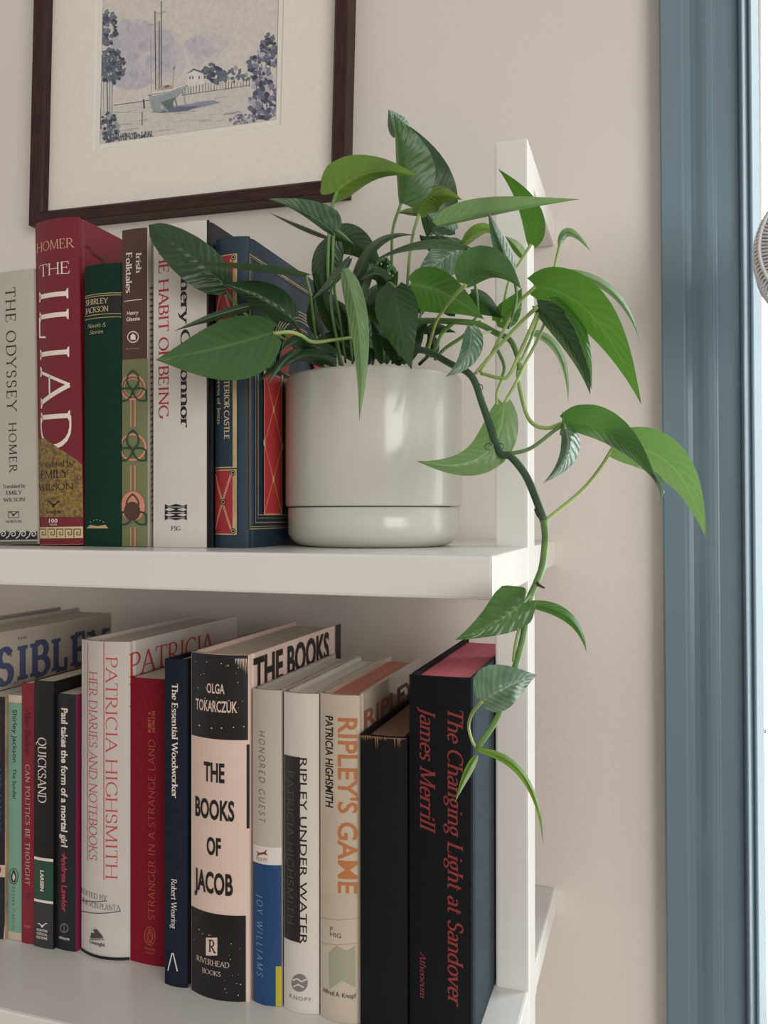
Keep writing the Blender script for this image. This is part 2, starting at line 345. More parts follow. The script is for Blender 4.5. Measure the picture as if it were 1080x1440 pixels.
# ------------------------------------------------------------------ books
def line_polys(pts, w, closed=False):
    if closed: pts = list(pts) + [pts[0]]
    out = []
    for a, b in zip(pts[:-1], pts[1:]):
        dx, dy = b[0] - a[0], b[1] - a[1]; l = math.hypot(dx, dy)
        if l < 1e-9: continue
        nx, ny = -dy / l * w / 2, dx / l * w / 2; ex, ey = dx / l * w * .3, dy / l * w * .3
        out.append([(a[0] + nx - ex, a[1] + ny - ey), (b[0] + nx + ex, b[1] + ny + ey), (b[0] - nx + ex, b[1] - ny + ey), (a[0] - nx - ex, a[1] - ny - ey)])
    return out
PAGE = {}
def page_mat(name, col):
    return mat('pages_' + name, col, .8, noise=.16, nscale=1.0, stretch=(1400, 6, 6), spec=.2)
class Book:
    def __init__(s, name, label, x0, x1, y, z, h, d, cover, hard=True, bulge=.002, spine_m=None, pages=None, group=None, lean=0.0, side_m=None, ang=0.0, cat='book', back_m=None):
        s.w = x1 - x0; s.h = h; s.d = d; s.b = bulge; s.n = 0
        s.root = tag(empty(name, ((x0 + x1) / 2, y, z)), label, cat, group)
        s.root.rotation_euler = (0, lean, ang)
        s.M = Matrix.Translation(((x0 + x1) / 2, y, z)) @ Matrix.Rotation(ang, 4, 'Z') @ Matrix.Rotation(lean, 4, 'Y')
        s.Mi = s.M.inverted()
        w = s.w; t = .0026 if hard else .0005; sq = .003 if hard else .0004
        pages = pages or page_mat('cream', (.72, .66, .56)); N = s.N
        jo = .0055 if hard and bulge > .0012 else .0
        xs = [-w / 2 + w * i / N for i in range(N + 1)]
        out = [(x, s.yc(x)) for x in xs]; inn = [(x * (1 - 2 * t / w), s.yc(x) * .9 + max(t, .0012)) for x in xs][::-1]
        so = prism('spine', out + inn, 'z', 0, h, spine_m or cover, s.root); s.on = {'spine': so}
        sd = side_m or cover
        y0 = max(t, .0012)
        for nm, sx, mm in (('front_cover', 1, sd), ('back_cover', -1, back_m or cover)):
            a, b = sx * w / 2, sx * (w / 2 - t)
            if jo:   # board with a pressed joint groove beside the spine
                prof = [(a, -.0002), (a, .0012), (a - sx * .0011, .003), (a - sx * .0011, .0042), (a, .0062), (a, d), (b, d), (b, -.0002)]
            else:
                prof = [(a, -.0001), (a, d), (b, d), (b, -.0001)]
            s.on.setdefault('cover', prism(nm, prof, 'z', 0, h, mm, s.root))
        pw = w / 2 - t - .0002
        npg = 10; top = []
        pv = [(-pw, y0 + .0005), (pw, y0 + .0005), (pw, d - (.004 if hard else .0002))]
        pv += [(pw - 2 * pw * i / npg, d - (.004 if hard else .0002) - (.0015 if hard else 0) * math.sin(math.pi * i / npg)) for i in range(1, npg)] + [(-pw, d - (.004 if hard else .0002))]
        prism('page_block', pv, 'z', sq, h - sq, pages, s.root)
    N = 12
    def yc(s, x):      # rounded spine, piecewise flat like its facets
        f = max(0, min(s.N - 1e-6, (x / s.w + .5) * s.N)); i = int(f); g = lambda k: -s.b * (1 - (2 * k / s.N - 1) ** 2)
        return g(i) + (g(i + 1) - g(i)) * (f - i)
    def facet(s, p):
        def clip(P, x, keep_right):
            out = []; n = len(P)
            for i in range(n):
                a, c = P[i], P[(i + 1) % n]; ia = (a[0] >= x) == keep_right; ic = (c[0] >= x) == keep_right
                if ia: out.append(a)
                if ia != ic: t = (x - a[0]) / (c[0] - a[0]); out.append((x, a[1] + t * (c[1] - a[1])))
            return out
        x0, x1 = min(q[0] for q in p), max(q[0] for q in p); res = []
        for i in range(s.N):
            a, c = -s.w / 2 + s.w * i / s.N, -s.w / 2 + s.w * (i + 1) / s.N
            lo, hi = (-1 if i == 0 else a), (1 if i == s.N - 1 else c)
            if x1 <= lo or x0 >= hi: continue
            P = p
            if x0 < lo: P = clip(P, lo, True)
            if x1 > hi and len(P) > 2: P = clip(P, hi, False)
            if len(P) > 2: res.append(P)
        return res
    def px(s, u, v, face='spine'):
        o = s.Mi @ Vector((0, 0, 0)); d = s.Mi.to_3x3() @ ray(u, v)
        if face == 'spine':
            y = 0.0
            for _ in range(5): p = o + d * ((y - o.y) / d.y); y = s.yc(p.x)
            return (p.x, p.z)
        k = (s.w / 2 - o.x) / d.x; p = o + d * k; return (p.y, p.z)
    def mp(s, p, off, face):
        if face == 'spine':
            x = max(-s.w / 2 + .0001, min(s.w / 2 - .0001, p[0])); return (x, s.yc(x) - off, max(.0002, min(s.h - .0002, p[1])))
        return (s.w / 2 + off, min(p[0], s.d - .0002), max(.0002, min(s.h - .0002, p[1])))
    def polys(s, name, polys, m, face='spine', off=None, label=None, parent=None):
        s.n += 1; off = off or .00012 + .00003 * s.n
        V = []; F = []
        if face == 'spine' and s.b > .0003:      # cut along the facets of the rounded spine so the print hugs it
            cut = []
            for p in polys: cut += s.facet(p)
            polys = cut
        for p in polys:
            k = len(V); V += [s.mp(q, off + 4e-6 * (len(F) % 9), face) for q in p]; F.append(tuple(range(k, k + len(p))))
        o = mesh_obj(name, V, F, m, parent or s.on[face])
        if label: o['label'] = label
        return o
    def grid(s, name, a0, a1, b0, b1, m, face='spine', off=None, na=12, nb=1, label=None):
        P = []
        for i in range(na):
            for j in range(nb):
                x0, x1 = a0 + (a1 - a0) * i / na, a0 + (a1 - a0) * (i + 1) / na; z0, z1 = b0 + (b1 - b0) * j / nb, b0 + (b1 - b0) * (j + 1) / nb
                P.append([(x0, z0), (x1, z0), (x1, z1), (x0, z1)])
        return s.polys(name, P, m, face, off, label)
    def band(s, name, v0, v1, m, u0=None, u1=None, off=None, label=None):   # band over the spine between two pixel rows
        um = 0
        z1 = s.px(s.uc(), v0)[1]; z0 = s.px(s.uc(), v1)[1]
        a0 = s.px(u0, v0)[0] if u0 is not None else -s.w / 2; a1 = s.px(u1, v0)[0] if u1 is not None else s.w / 2
        return s.grid(name, a0, a1, z0, z1, m, 'spine', off, label=label)
    def uc(s):
        p = s.M @ Vector((0, 0, s.h / 2)); return 540 + FPX * p.dot(CR) / p.dot(CF)
    def text(s, txt, u0, v0, u1, v1, m, rot=0, sty='serif', face='spine', name='lettering', fit=True, off=None):
        um, vm = (u0 + u1) / 2, (v0 + v1) / 2
        x0, x1 = s.px(u0, vm, face)[0], s.px(u1, vm, face)[0]; z0, z1 = s.px(um, v1, face)[1], s.px(um, v0, face)[1]
        P, w = STY[sty](txt)
        if rot == 0: f = lambda a, b: (x0 + a / w * (x1 - x0), z0 + b * (z1 - z0))
        elif rot == -90: f = lambda a, b: (x0 + b * (x1 - x0), z1 - a / w * (z1 - z0))
        else: f = lambda a, b: (x1 - b * (x1 - x0), z0 + a / w * (z1 - z0))
        return s.polys(name, [[f(*q) for q in p] for p in P], m, face, off)
    def pline(s, pts, wpx, m, name='line', face='spine', closed=False, off=None):
        P = [s.px(u, v, face) for u, v in pts]; k = abs(s.px(s.uc(), 700)[1] - s.px(s.uc(), 701)[1])
        return s.polys(name, line_polys(P, wpx * k, closed), m, face, off)
    def ppoly(s, polys, m, name='mark', face='spine', off=None):
        return s.polys(name, [[s.px(u, v, face) for u, v in p] for p in polys], m, face, off)

def circ(cx, cy, rx, ry=None, n=20, a0=0, a1=360): return [(cx + rx * math.cos(math.radians(a0 + (a1 - a0) * i / n)), cy + (ry or rx) * math.sin(math.radians(a0 + (a1 - a0) * i / n))) for i in range(n + (0 if a1 - a0 == 360 else 1))]
def gull(cx, cy, w): # flying gull mark
    h = w * .3
    return [[(cx - w / 2, cy - h * .6), (cx - w * .3, cy - h * .75), (cx - w * .08, cy - h * .1), (cx, cy + h * .35), (cx - w * .1, cy + h * .25), (cx - w * .28, cy - h * .35)],
            [(cx + w / 2, cy - h * .6), (cx + w * .3, cy - h * .75), (cx + w * .08, cy - h * .1), (cx, cy + h * .35), (cx + w * .1, cy + h * .25), (cx + w * .28, cy - h * .35)],
            [(cx - w * .12, cy - h * .1), (cx + w * .12, cy - h * .1), (cx + w * .02, cy + h * .7), (cx - w * .1, cy + h * .6)]]
def penguin(cx, cy, h): # upright bird inside an oval: body, belly
    w = h * .42
    body = [(cx - w * .15, cy - h * .5), (cx + w * .1, cy - h * .5), (cx + w * .22, cy - h * .36), (cx + w * .5, cy - h * .05), (cx + w * .5, cy + h * .2), (cx + w * .25, cy + h * .5), (cx - w * .25, cy + h * .5), (cx - w * .48, cy + h * .2), (cx - w * .45, cy - h * .1), (cx - w * .2, cy - h * .32)]
    belly = [(cx, cy - h * .28), (cx + w * .28, cy - h * .05), (cx + w * .3, cy + h * .2), (cx, cy + h * .42), (cx - w * .22, cy + h * .15), (cx - w * .15, cy - h * .1)]
    return body, belly

UG, LG = 'books on the upper shelf', 'books on the lower shelf'
cream = page_mat('cream', (.72, .66, .56)); pale = page_mat('pale', (.78, .74, .68)); pinkpg = page_mat('pink', (.62, .16, .2)); tanpg = page_mat('tan', (.3, .19, .13))
def paper(n, r, g, b, rough=.45, k=1.12, noise=.04): return mat('jacket_' + n, C(r, g, b, k), rough, noise=noise, nscale=25, bump=.05, bscale=600)
def cloth(n, r, g, b, k=1.12): return mat('cloth_' + n, C(r, g, b, k), .75, noise=.12, nscale=300, bump=.3, bscale=2200, spec=.18)
blk, wht, red = ink(16, 15, 16), ink(205, 198, 190), ink(165, 30, 45)
gold = mat('gilt', (.62, .47, .24), .38, noise=.2, nscale=80, metal=.55)
cr = ink(198, 180, 140)

# ---- upper shelf
ZB = ZU + .0002
b = Book('paperback_book', 'pale grey paperback with navy wave scroll border along the foot of its spine', -.4640, -.4187, .48, ZB + .0006, .1985, .155, paper('odyssey', 178, 174, 160), False, .0008, group=UG, lean=-.0195)
nv = ink(28, 30, 48)
b.text('THE ODYSSEY', 9, 404, 22.5, 578, blk, -90, 'serif_wide'); b.text('HOMER', 13, 594, 23.5, 664, blk, -90, 'serif_wide')
b.text('Translated by', 4, 681, 36, 686, blk, 0, 'serif'); b.text('EMILY', 8.4, 690, 31, 695.5, blk, 0, 'serif'); b.text('WILSON', 5, 700, 35.5, 705, blk, 0, 'serif')
b.pline([(12, 719.5), (27, 719.5), (27, 728), (12, 728)], .7, blk, closed=True, name='logo_frame'); b.ppoly(gull(19.5, 723, 14), blk, 'logo'); b.text('NORTON', 8.4, 731.5, 31, 735, blk, 0, 'serif')
b.band('foot_band', 748, 759, nv); b.band('foot_strip', 761.5, 768, ink(90, 86, 74))
for k in range(-2, 4):
    cx = 5 + 14.3 * k
    sp = [(cx - 10, 757), (cx - 6, 754), (cx - 4, 748)] + [(cx + (4.6 - 3.2 * i / 12) * math.cos(math.radians(200 + 34 * i)), 751 + (4.6 - 3.2 * i / 12) * math.sin(math.radians(200 + 34 * i))) for i in range(13)]
    b.pline(sp, 1.5, wht, 'wave_scroll'); b.ppoly([circ(cx + 5.5, 747, .9, n=8)], nv, 'dot')

b = Book('hardback_book', 'thick crimson hardback with giant white capitals and gold-textured lower spine', -.4180, -.3805, .4815, ZB + .0006, .2318, .163, paper('crimson', 112, 20, 36), True, .0035, group=UG, lean=-.0195)
goldleaf = mat('gold_leaf_print', C(150, 118, 48), .45, nscale=420, col2=C(84, 72, 52), bump=.3, bscale=300)
wi = ink(222, 212, 200)
b.text('HOMER', 51.5, 337, 104, 350, ink(205, 165, 130), 0, 'serif_light'); b.text('THE', 55.5, 369.5, 99, 386, wi, 0, 'serif_light'); b.text('ILIAD', 57, 402, 98, 632, wi, -90, 'serif_wide')
gp = []
edge = [(50, 619), (56, 617), (62, 616.5), (72, 622), (84, 631), (94, 637), (104, 644), (118, 654)]
for (a, c), (d_, e) in zip(edge[:-1], edge[1:]):
    for j in range(2):
        ua, ud = a + (d_ - a) * j / 2, a + (d_ - a) * (j + 1) / 2; va, vd = c + (e - c) * j / 2, c + (e - c) * (j + 1) / 2
        gp.append([(ua, va), (ud, vd), (ud, 727), (ua, 727)])
b.ppoly(gp, goldleaf, 'gold_panel')
b.text('Translated by', 56, 648, 104, 656, blk, 0, 'serif'); b.text('EMILY', 57.5, 661, 97, 672, blk, 0, 'serif'); b.text('WILSON', 55, 680, 104, 689, blk, 0, 'serif')
b.ppoly(gull(76, 709, 21), blk, 'logo'); b.text('NORTON', 66, 718.5, 86, 722, blk, 0, 'serif_bold')
b.text('100', 69.5, 729.5, 81.5, 734.8, wi, 0, 'sans_bold'); b.text('YEARS', 70, 736.5, 81, 739, wi, 0, 'sans')
kc = ink(200, 182, 140); b.band('key_border', 741, 757, kc)
for k in range(5):
    x = 56 + 12.2 * k
    b.pline([(x, 755), (x, 744), (x + 9, 744), (x + 9, 752), (x + 4, 752), (x + 4, 748.5), (x + 6, 748.5)], 1.5, ink(104, 84, 60), 'key_scroll')
b.band('foot_board', 765.3, 769, ink(170, 120, 80))
for k in range(9):
    a = (119 + 3.4 * k, 346 + 3.0 * k); b.pline([a, (a[0] + random.uniform(1, 6), a[1] + random.uniform(-2, 6)), (a[0] + random.uniform(3, 9), a[1] + random.uniform(1, 9))], random.uniform(1, 2.4), ink(74, 40, 30), 'printed_branch', 'cover')

b = Book('hardback_book', 'dark green cloth hardback with thin gold rules and black title label', -.3797, -.3493, .4815, ZB, .1966, .15, cloth('green', 16, 50, 38), True, .0028, group=UG)
for v in (412.3, 415.2, 441.3, 446): b.band('gold_rule', v, v + .9, gold)
b.band('title_label', 416.2, 440.8, ink(14, 22, 20))
b.text('SHIRLEY', 121, 420, 152, 427.5, cr, 0, 'serif'); b.text('JACKSON', 120.5, 431.5, 153, 439, cr, 0, 'serif'); b.text('Novels &', 123.5, 454.5, 149, 460.5, cr, 0, 'italic_light'); b.text('Stories', 126, 464, 145, 469.5, cr, 0, 'italic_light')
b.ppoly([[(122, 743), (153, 743), (149, 738), (138, 740), (127, 738)]], gold, 'emblem'); b.ppoly([circ(128 + 4.5 * i, 734 - 3 * math.sin(math.pi * i / 4), .8, n=6) for i in range(5)], gold, 'emblem_stars')

b = Book('paperback_book', 'brown and olive paperback with green interlaced knots and pink rings on its spine', -.3488, -.3280, .4815, ZB, .2190, .14, paper('irish', 74, 50, 38), False, .0008, group=UG, side_m=paper('irishcover', 190, 184, 172))
b.band('lower_panel', 505, 769, paper('olive', 110, 116, 78))
b.text('Irish', 191.5, 355, 199, 384, wi, -90, 'serif_bold'); b.text('Folktales', 177.5, 355, 185.5, 412, wi, -90, 'serif_bold'); b.band('rule', 421.6, 422.6, wi, 175, 200)
b.text('Henry', 179, 437, 195, 442.5, wi, 0, 'sans_bold'); b.text('Glassie', 178, 445.5, 197, 451, wi, 0, 'sans_bold')
b.pline(circ(187.5, 474, 7.6), 1.4, wi, 'logo_ring', closed=True); b.ppoly([[(184, 478), (184, 472), (187.5, 469), (191, 472), (191, 478)]], wi, 'logo'); b.text('Pantheon', 178, 488.5, 197, 491.5, ink(150, 135, 120), 0, 'sans')
pk, gk = ink(206, 132, 112), ink(18, 62, 46)
for v0, v1 in ((563, 600), (655, 690), (742, 768)):
    for u in (184.5, 190.5): b.pline([(u, v0), (u, v1)], 2.2, pk, 'pink_rule')
for cy, r in ((545, 17), (629, 18)):
    b.pline(circ(187.5, cy, r, r), 3, pk, 'pink_ring', closed=True)
    if cy == 545: b.pline(circ(187.5, cy, r - 5), 1.4, pk, 'pink_ring', closed=True)
b.ppoly([circ(187.5, 712, 17, 21, 24)], pk, 'pink_disc')
for cy in (548, 632, 722):
    for k in range(3):
        a = math.radians(-90 + 120 * k); L = 27
        pts = []
        for j in range(9): t = j / 8; pts.append((t * L, 8.5 * math.sin(math.pi * t) ** .8))
        pts += [(p[0], -p[1]) for p in pts[::-1]]
        pp = [(187.5 + p[0] * math.cos(a) - p[1] * math.sin(a), cy + p[0] * math.sin(a) + p[1] * math.cos(a)) for p in pts]
        pp = [(max(171, min(206.5, p[0])), p[1]) for p in pp]
        b.pline(pp, 2.4, gk, 'green_knot')
b.ppoly([circ(187, 719, 11.5, 13.5, 20)], paper('irish', 74, 50, 38), 'brown_disc')
for k in range(40): b.pline([(209.5, 405 + 8.4 * k), (214, 405 + 8.3 * k)], 2.2, ink(80, 74, 70), 'back_text', 'cover')

oc_m = paper('white_letters', 204, 199, 192)
b = Book('hardback_book', 'thick white hardback with red and black sideways lettering and black front cover', -.3232, -.2806, .481, ZB, .2185, .155, oc_m, True, .0016, group=UG, side_m=paper('black_letters', 20, 20, 26))
b.text('THE HABIT OF BEING', 223.5, 336, 237, 588, red, -90, 'serif'); b.text("Flannery O'Connor", 254.5, 332, 267, 601, blk, -90, 'serif_bold')
for i in range(3):
    y = 713 + 7.5 * i; b.ppoly([[(232, y - 4), (238, y - 1.5), (248, y - 4.4), (258, y - 1.5), (263, y - 4), (263, y + 3.4), (258, y + 1), (248, y + 3.6), (238, y + 1), (232, y + 3.4)]], blk, 'logo'); b.pline([(236, y), (260, y)], .7, wht, 'logo_line')
b.text('FSG', 241, 740, 254, 746, blk, 0, 'serif')

# blue gilt book
bl = mat('cloth_blue', C(30, 50, 66), .5, noise=.1, nscale=120, bump=.15, bscale=1500)
rd = ink(150, 34, 44, rough=.5)
b = Book('hardback_book', 'navy blue hardback with gilt lines and red diamond panels beside the plant pot', -.2784, -.2534, .4865, ZB, .2065, .158, bl, True, .0030, group=UG)
GL, GR = 299, 331
for v0, v1, red_ in ((357, 450, True), (452, 658, False), (660, 752, True)):
    b.band('gilt_border', v0, v1, gold, GL - 3, GR + 2.5); b.band('red_panel' if red_ else 'title_panel', v0 + 1.6, v1 - 1.6, rd if red_ else ink(24, 44, 60), GL + (1 if red_ else 2), GR - (1 if red_ else 2.5))
    if red_:
        vm = (v0 + v1) / 2
        for dx in (-.9, .9): b.pline([(GL + 3 + dx, v0 + 4), (GR - 4 + dx, v1 - 4)], .8, cr, 'gilt_line'); b.pline([(GR - 4 + dx, v0 + 4), (GL + 3 + dx, v1 - 4)], .8, cr, 'gilt_line')
        for cx, cy in ((GL + 2, v0 + 5), (GR - 2.5, v0 + 5), (GL + 2, v1 - 5), (GR - 2.5, v1 - 5), ((GL + GR) / 2, vm)):
            b.ppoly([circ(cx, cy, 3.8, 4.2, 8)], blk, 'rosette'); b.pline(circ(cx, cy, 2.4, n=8), .7, cr, 'rosette_ring', closed=True)
b.text('THE INTERIOR CASTLE', 316.5, 497, 323.5, 618, cr, -90, 'serif_bold'); b.text('St Teresa of Jesus', 307, 512, 311.5, 597, cr, -90, 'serif')
# cover decoration, laid out on the board in metres (y from spine, z from foot)
def crect(y0, y1, z0, z1, w, m=gold, name='gilt_frame'):
    b.polys(name, line_polys([(y0, z0), (y1, z0), (y1, z1), (y0, z1)], w, True), m, 'cover')
y_a = b.px(349, 740, 'cover')[0]; y_b = b.px(357, 735, 'cover')[0]; y_r0 = b.px(369, 720, 'cover')[0]; y_r1 = b.px(394, 720, 'cover')[0]; zp = b.px(380, 723, 'cover')[1]
H_ = b.h; zi = b.px(357, 735, 'cover')[1]
crect(y_a, .158 - y_a + .006, .0125, H_ - .0125, .0009); crect(y_a + .0014, .158 - y_a + .0046, .0139, H_ - .0139, .0004)
ym = .079 + .003
for k, oo in enumerate((0, .0022, .0038)): crect(y_b + oo, .158 - y_b + .006 - oo, zi + oo * 1.4, H_ * .60, .0007 if k != 1 else .0004)
wd = y_r1 - y_r0
for side in (0, 1):
    f = (lambda y: y) if side == 0 else (lambda y: 2 * ym - y)
    a0, a1 = sorted((f(y_r0), f(y_r1))); zt = H_ * .58
    b.grid('red_panel', a0, a1, zp, zt, ink(176, 56, 58, rough=.5), 'cover', na=1)
    crect(a0, a1, zp, zt, .0009, ink(204, 150, 110))
    nseg = 2
    for i in range(4):
        z0 = zp + (zt - zp) * i / 4; z1 = zp + (zt - zp) * (i + 1) / 4
        A, B = (a0, a1) if i % 2 == 0 else (a1, a0); mid = (a0 + a1) / 2
        if i % 2 == 0: ln = [[(a0, z0), (mid, z1)], [(a1, z0), (mid, z1)]]
        else: ln = [[(mid, z0), (a0, z1)], [(mid, z0), (a1, z1)]]
        for q in ln: b.polys('gilt_line', line_polys(q, .0008), ink(204, 150, 110), 'cover')
        b.polys('rosette', [circ(mid if i % 2 == 0 else a0, z1, .0016, .0026, 8)], kc, 'cover')
        if i % 2: b.polys('rosette', [circ(a1, z1, .0016, .0026, 8)], kc, 'cover')
    c0 = f(y_r1 + .004)
    for q in (0, .0016, .0032): b.polys('gilt_line', line_polys([(c0 + (q if side == 0 else -q), .03), (c0 + (q if side == 0 else -q), zt)], .0007), gold, 'cover')
for r, w in ((.056, .0007), (.0535, .0007), (.051, .0007), (.0485, .0007), (.042, .0006)):
    b.polys('gilt_arch', line_polys([(ym + r * math.cos(math.radians(a)), H_ * .60 + r * .9 * math.sin(math.radians(a))) for a in range(0, 181, 9)], w), cr, 'cover')
b.polys('red_arch', [[(ym + r0 * math.cos(math.radians(a)), H_ * .60 + r0 * .9 * math.sin(math.radians(a))), (ym + r1 * math.cos(math.radians(a)), H_ * .60 + r1 * .9 * math.sin(math.radians(a))), (ym + r1 * math.cos(math.radians(a + 9)), H_ * .60 + r1 * .9 * math.sin(math.radians(a + 9))), (ym + r0 * math.cos(math.radians(a + 9)), H_ * .60 + r0 * .9 * math.sin(math.radians(a + 9)))] for a in range(0, 180, 9) for r0, r1 in ((.026, .041),)], ink(176, 56, 58, rough=.5), 'cover')

# ---- lower shelf
ZB = ZL + .0002
b = Book('hardback_book', 'pale hardback nearly hidden behind the field guide, only its top showing', -.5520, -.5275, .503, ZB, .2325, .158, paper('pale_back', 176, 170, 162), True, .002, group=LG, pages=pale)
b = Book('paperback_book', 'large cream paperback guide with navy slab capitals across its front cover', -.5262, -.4910, .503, ZB, .2290, .158, paper('guide', 178, 168, 156), False, .001, group=LG)
navy = ink(70, 82, 112)
y0, z1 = b.px(-2, 912, 'cover')[0], 0
zt_ = b.px(60, 902, 'cover')[1]; zb_ = b.px(60, 948, 'cover')[1]
P_, w_ = STY['slab']('SIBLEY'); ya, yb = b.px(-6, 930, 'cover')[0], b.px(150, 890, 'cover')[0]
b.polys('lettering', [[(ya + p[0] / w_ * (yb - ya), zb_ + p[1] * (zt_ - zb_)) for p in q] for q in P_], navy, 'cover')
b.text('THE', 24, 895, 38, 899, ink(70, 66, 66), 0, 'sans', 'cover')
b.polys('lettering', [[(b.px(14, 962, 'cover')[0] + p[0] * .003, b.px(14, 964, 'cover')[1] + p[1] * .0022) for p in q] for q in STY['serif']('GUIDE TO')[0]], ink(90, 80, 74), 'cover')

b = Book('paperback_book', 'worn black paperback with cream creased edge and a red dot on a pale square', -.4890, -.4672, .5015, ZB, .1835, .11, paper('worn_black', 26, 28, 36), False, .0012, group=LG, side_m=paper('worn_cream', 170, 140, 112, noise=.5))
b.text('SHIRLEY JACKSON', -8, 994, 2, 1072, ink(92, 40, 46), -90, 'serif'); b.text('LIFE AMONG', -8, 1080, 2, 1170, ink(52, 88, 100), -90, 'serif')
b.band('pale_square', 1215, 1232, ink(192, 176, 156)); b.ppoly([circ(-3, 1223, 5, 6)], ink(150, 40, 40), 'red_dot')
b.ppoly([[(5, 1321), (10.4, 1321), (10.4, 1180), (9.4, 1180), (8.4, 1295)]], ink(176, 160, 138), 'worn_edge')

b = Book('paperback_book', 'slim mint green paperback with cream head and foot bands beside crimson book', -.4665, -.4530, .5035, ZB, .1856, .112, paper('mint', 118, 158, 140), False, .0006, group=LG)
b.band('head_band', 970, 988, ink(196, 182, 162)); b.band('foot_band', 1311, 1330, ink(190, 178, 158))
b.text('Shirley Jackson', 18, 998, 24.5, 1072, blk, -90, 'sans'); b.text('The Sundial', 18, 1081, 23.5, 1123, blk, -90, 'sans')
body, belly = penguin(19.5, 1232, 17); b.pline(circ(19.5, 1232, 6.2, 11), .8, blk, 'logo_oval', closed=True); b.ppoly([body], blk, 'logo'); b.ppoly([belly], ink(205, 196, 180), 'logo_belly')
b.text('MODERN CLASSICS', 17.6, 1247, 21, 1307, ink(40, 62, 58), -90, 'sans_spread')

b = Book('paperback_book', 'slim crimson paperback with small pale capitals between mint and black books', -.4526, -.4404, .5022, ZB, .1953, .13, paper('slim_red', 124, 26, 42), False, .0005, group=LG)
b.text('Alain Badiou', 35.5, 997, 43, 1060, ink(66, 14, 24), -90, 'italic'); b.text('CAN POLITICS BE THOUGHT', 36, 1075, 42, 1245, ink(206, 176, 168), -90, 'serif_wide'); b.text('?', 36, 1256, 42.5, 1267, ink(84, 30, 36), 0, 'serif'); b.text('DUKE', 33.8, 1301, 43.5, 1304.4, ink(196, 120, 120), 0, 'serif')

b = Book('paperback_book', 'black paperback with dark green band between white rules on its spine', -.4400, -.4226, .5010, ZB, .1982, .132, paper('qblack', 15, 15, 18), False, .0006, group=LG)
b.text('QUICKSAND', 53.5, 1037, 65, 1129, ink(214, 204, 194), -90, 'serif'); b.band('green_band', 1209, 1267, paper('qgreen', 38, 72, 56)); b.band('white_rule', 1206.5, 1210.5, wi); b.band('white_rule', 1266, 1269.5, wi); b.band('grey_foot', 1270, 1336, paper('qgrey', 50, 50, 52))
b.text('LARSEN', 57, 1224, 62, 1253, wi, -90, 'sans_heavy'); b.ppoly(gull(60, 1301, 15), wi, 'logo')
for i, t in enumerate(('NORTON', 'CRITICAL', 'EDITIONS')): b.text(t, 52, 1306.3 + 5.2 * i, 67, 1309.8 + 5.2 * i, wi, 0, 'sans_bold')

b = Book('paperback_book', 'worn black paperback with white bold title, magenta author and magenta edge', -.4221, -.4040, .5035, ZB, .1892, .125, paper('pblack', 26, 25, 30), False, .0010, group=LG, side_m=paper('magenta', 120, 24, 66))
b.text('Paul takes the form of a mortal girl', 86.5, 996, 95.5, 1191, ink(224, 216, 206), -90, 'sans_heavy'); b.text('Andrea Lawlor', 87, 1201, 95, 1282, ink(190, 44, 84), -90, 'sans_bold')
b.pline(circ(90.5, 1305, 5.4, 6), 1.6, ink(110, 106, 106), 'logo_ring', closed=True); b.pline([(90.5, 1300), (90.5, 1310)], 1.6, ink(110, 106, 106), 'logo'); b.text('vintage', 83, 1316.5, 98, 1321, ink(205, 200, 195), 0, 'sans_bold')
for k in range(14): v = random.uniform(990, 1310); b.pline([(91 + random.uniform(-.4, .4), v), (91, v + random.uniform(4, 16))], .5, ink(120, 112, 108), 'crease')

pt_m = paper('diary_white', 196, 190, 184); pr = ink(186, 62, 60)
b = Book('hardback_book', 'wide white hardback with red sideways title lines and red lettering on cover', -.4018, -.3597, .5065, ZB, .2300, .16, pt_m, True, .0052, group=LG, pages=pale)
b.text('PATRICIA HIGHSMITH', 149, 923, 165, 1237, pr, -90, 'serif_light'); b.text('HER DIARIES AND NOTEBOOKS', 125.5, 944, 136.5, 1210, pr, -90, 'serif_light')
b.pline([(146.3, 903), (146.3, 1237)], 1.1, pr, 'red_rule'); b.pline([(123.6, 905), (123.6, 1210)], 1.1, pr, 'red_rule'); b.text('1941-1995', 110, 1150, 115, 1215, ink(90, 90, 104), -90, 'serif_light')
dk = ink(70, 66, 68)
b.text('EDITED BY', 114.5, 1256, 151, 1263, dk, 0, 'serif_light'); b.pline([(114, 1265.5), (151, 1266.5)], 1, dk, 'rule'); b.text('ANNA VON PLANTA', 109.5, 1270, 169.5, 1278, dk, 0, 'serif_light'); b.pline([(109, 1280.5), (170, 1281)], 1, dk, 'rule')
b.ppoly([[(127, 1319), (146, 1319), (143, 1314), (136, 1306), (131, 1307), (134, 1312), (129, 1311)], [(128, 1320.5), (147, 1320.5), (147, 1321.3), (128, 1321.3)]], dk, 'logo'); b.text('Liveright', 126.5, 1324, 148, 1329, dk, 0, 'serif_bold')
z_a, z_b = b.px(181, 920, 'cover')[1], b.px(181, 953, 'cover')[1]; ya, yb = b.px(181, 930, 'cover')[0], b.px(299, 905, 'cover')[0]
for txt, dz, mx in (('PATRICIA', 0, 1.0), ('HIGHSMITH', -.0215, 1.12)):
    P_, w_ = serif_text(txt, .10, .04)
    b.polys('cover_lettering', [[(ya + p[0] / w_ * (yb - ya) * mx, z_b + dz + p[1] * (z_a - z_b)) for p in q] for q in P_], ink(190, 60, 54), 'cover')
b.grid('foot_board', -b.w / 2, b.w / 2, 0, .0022, blk)

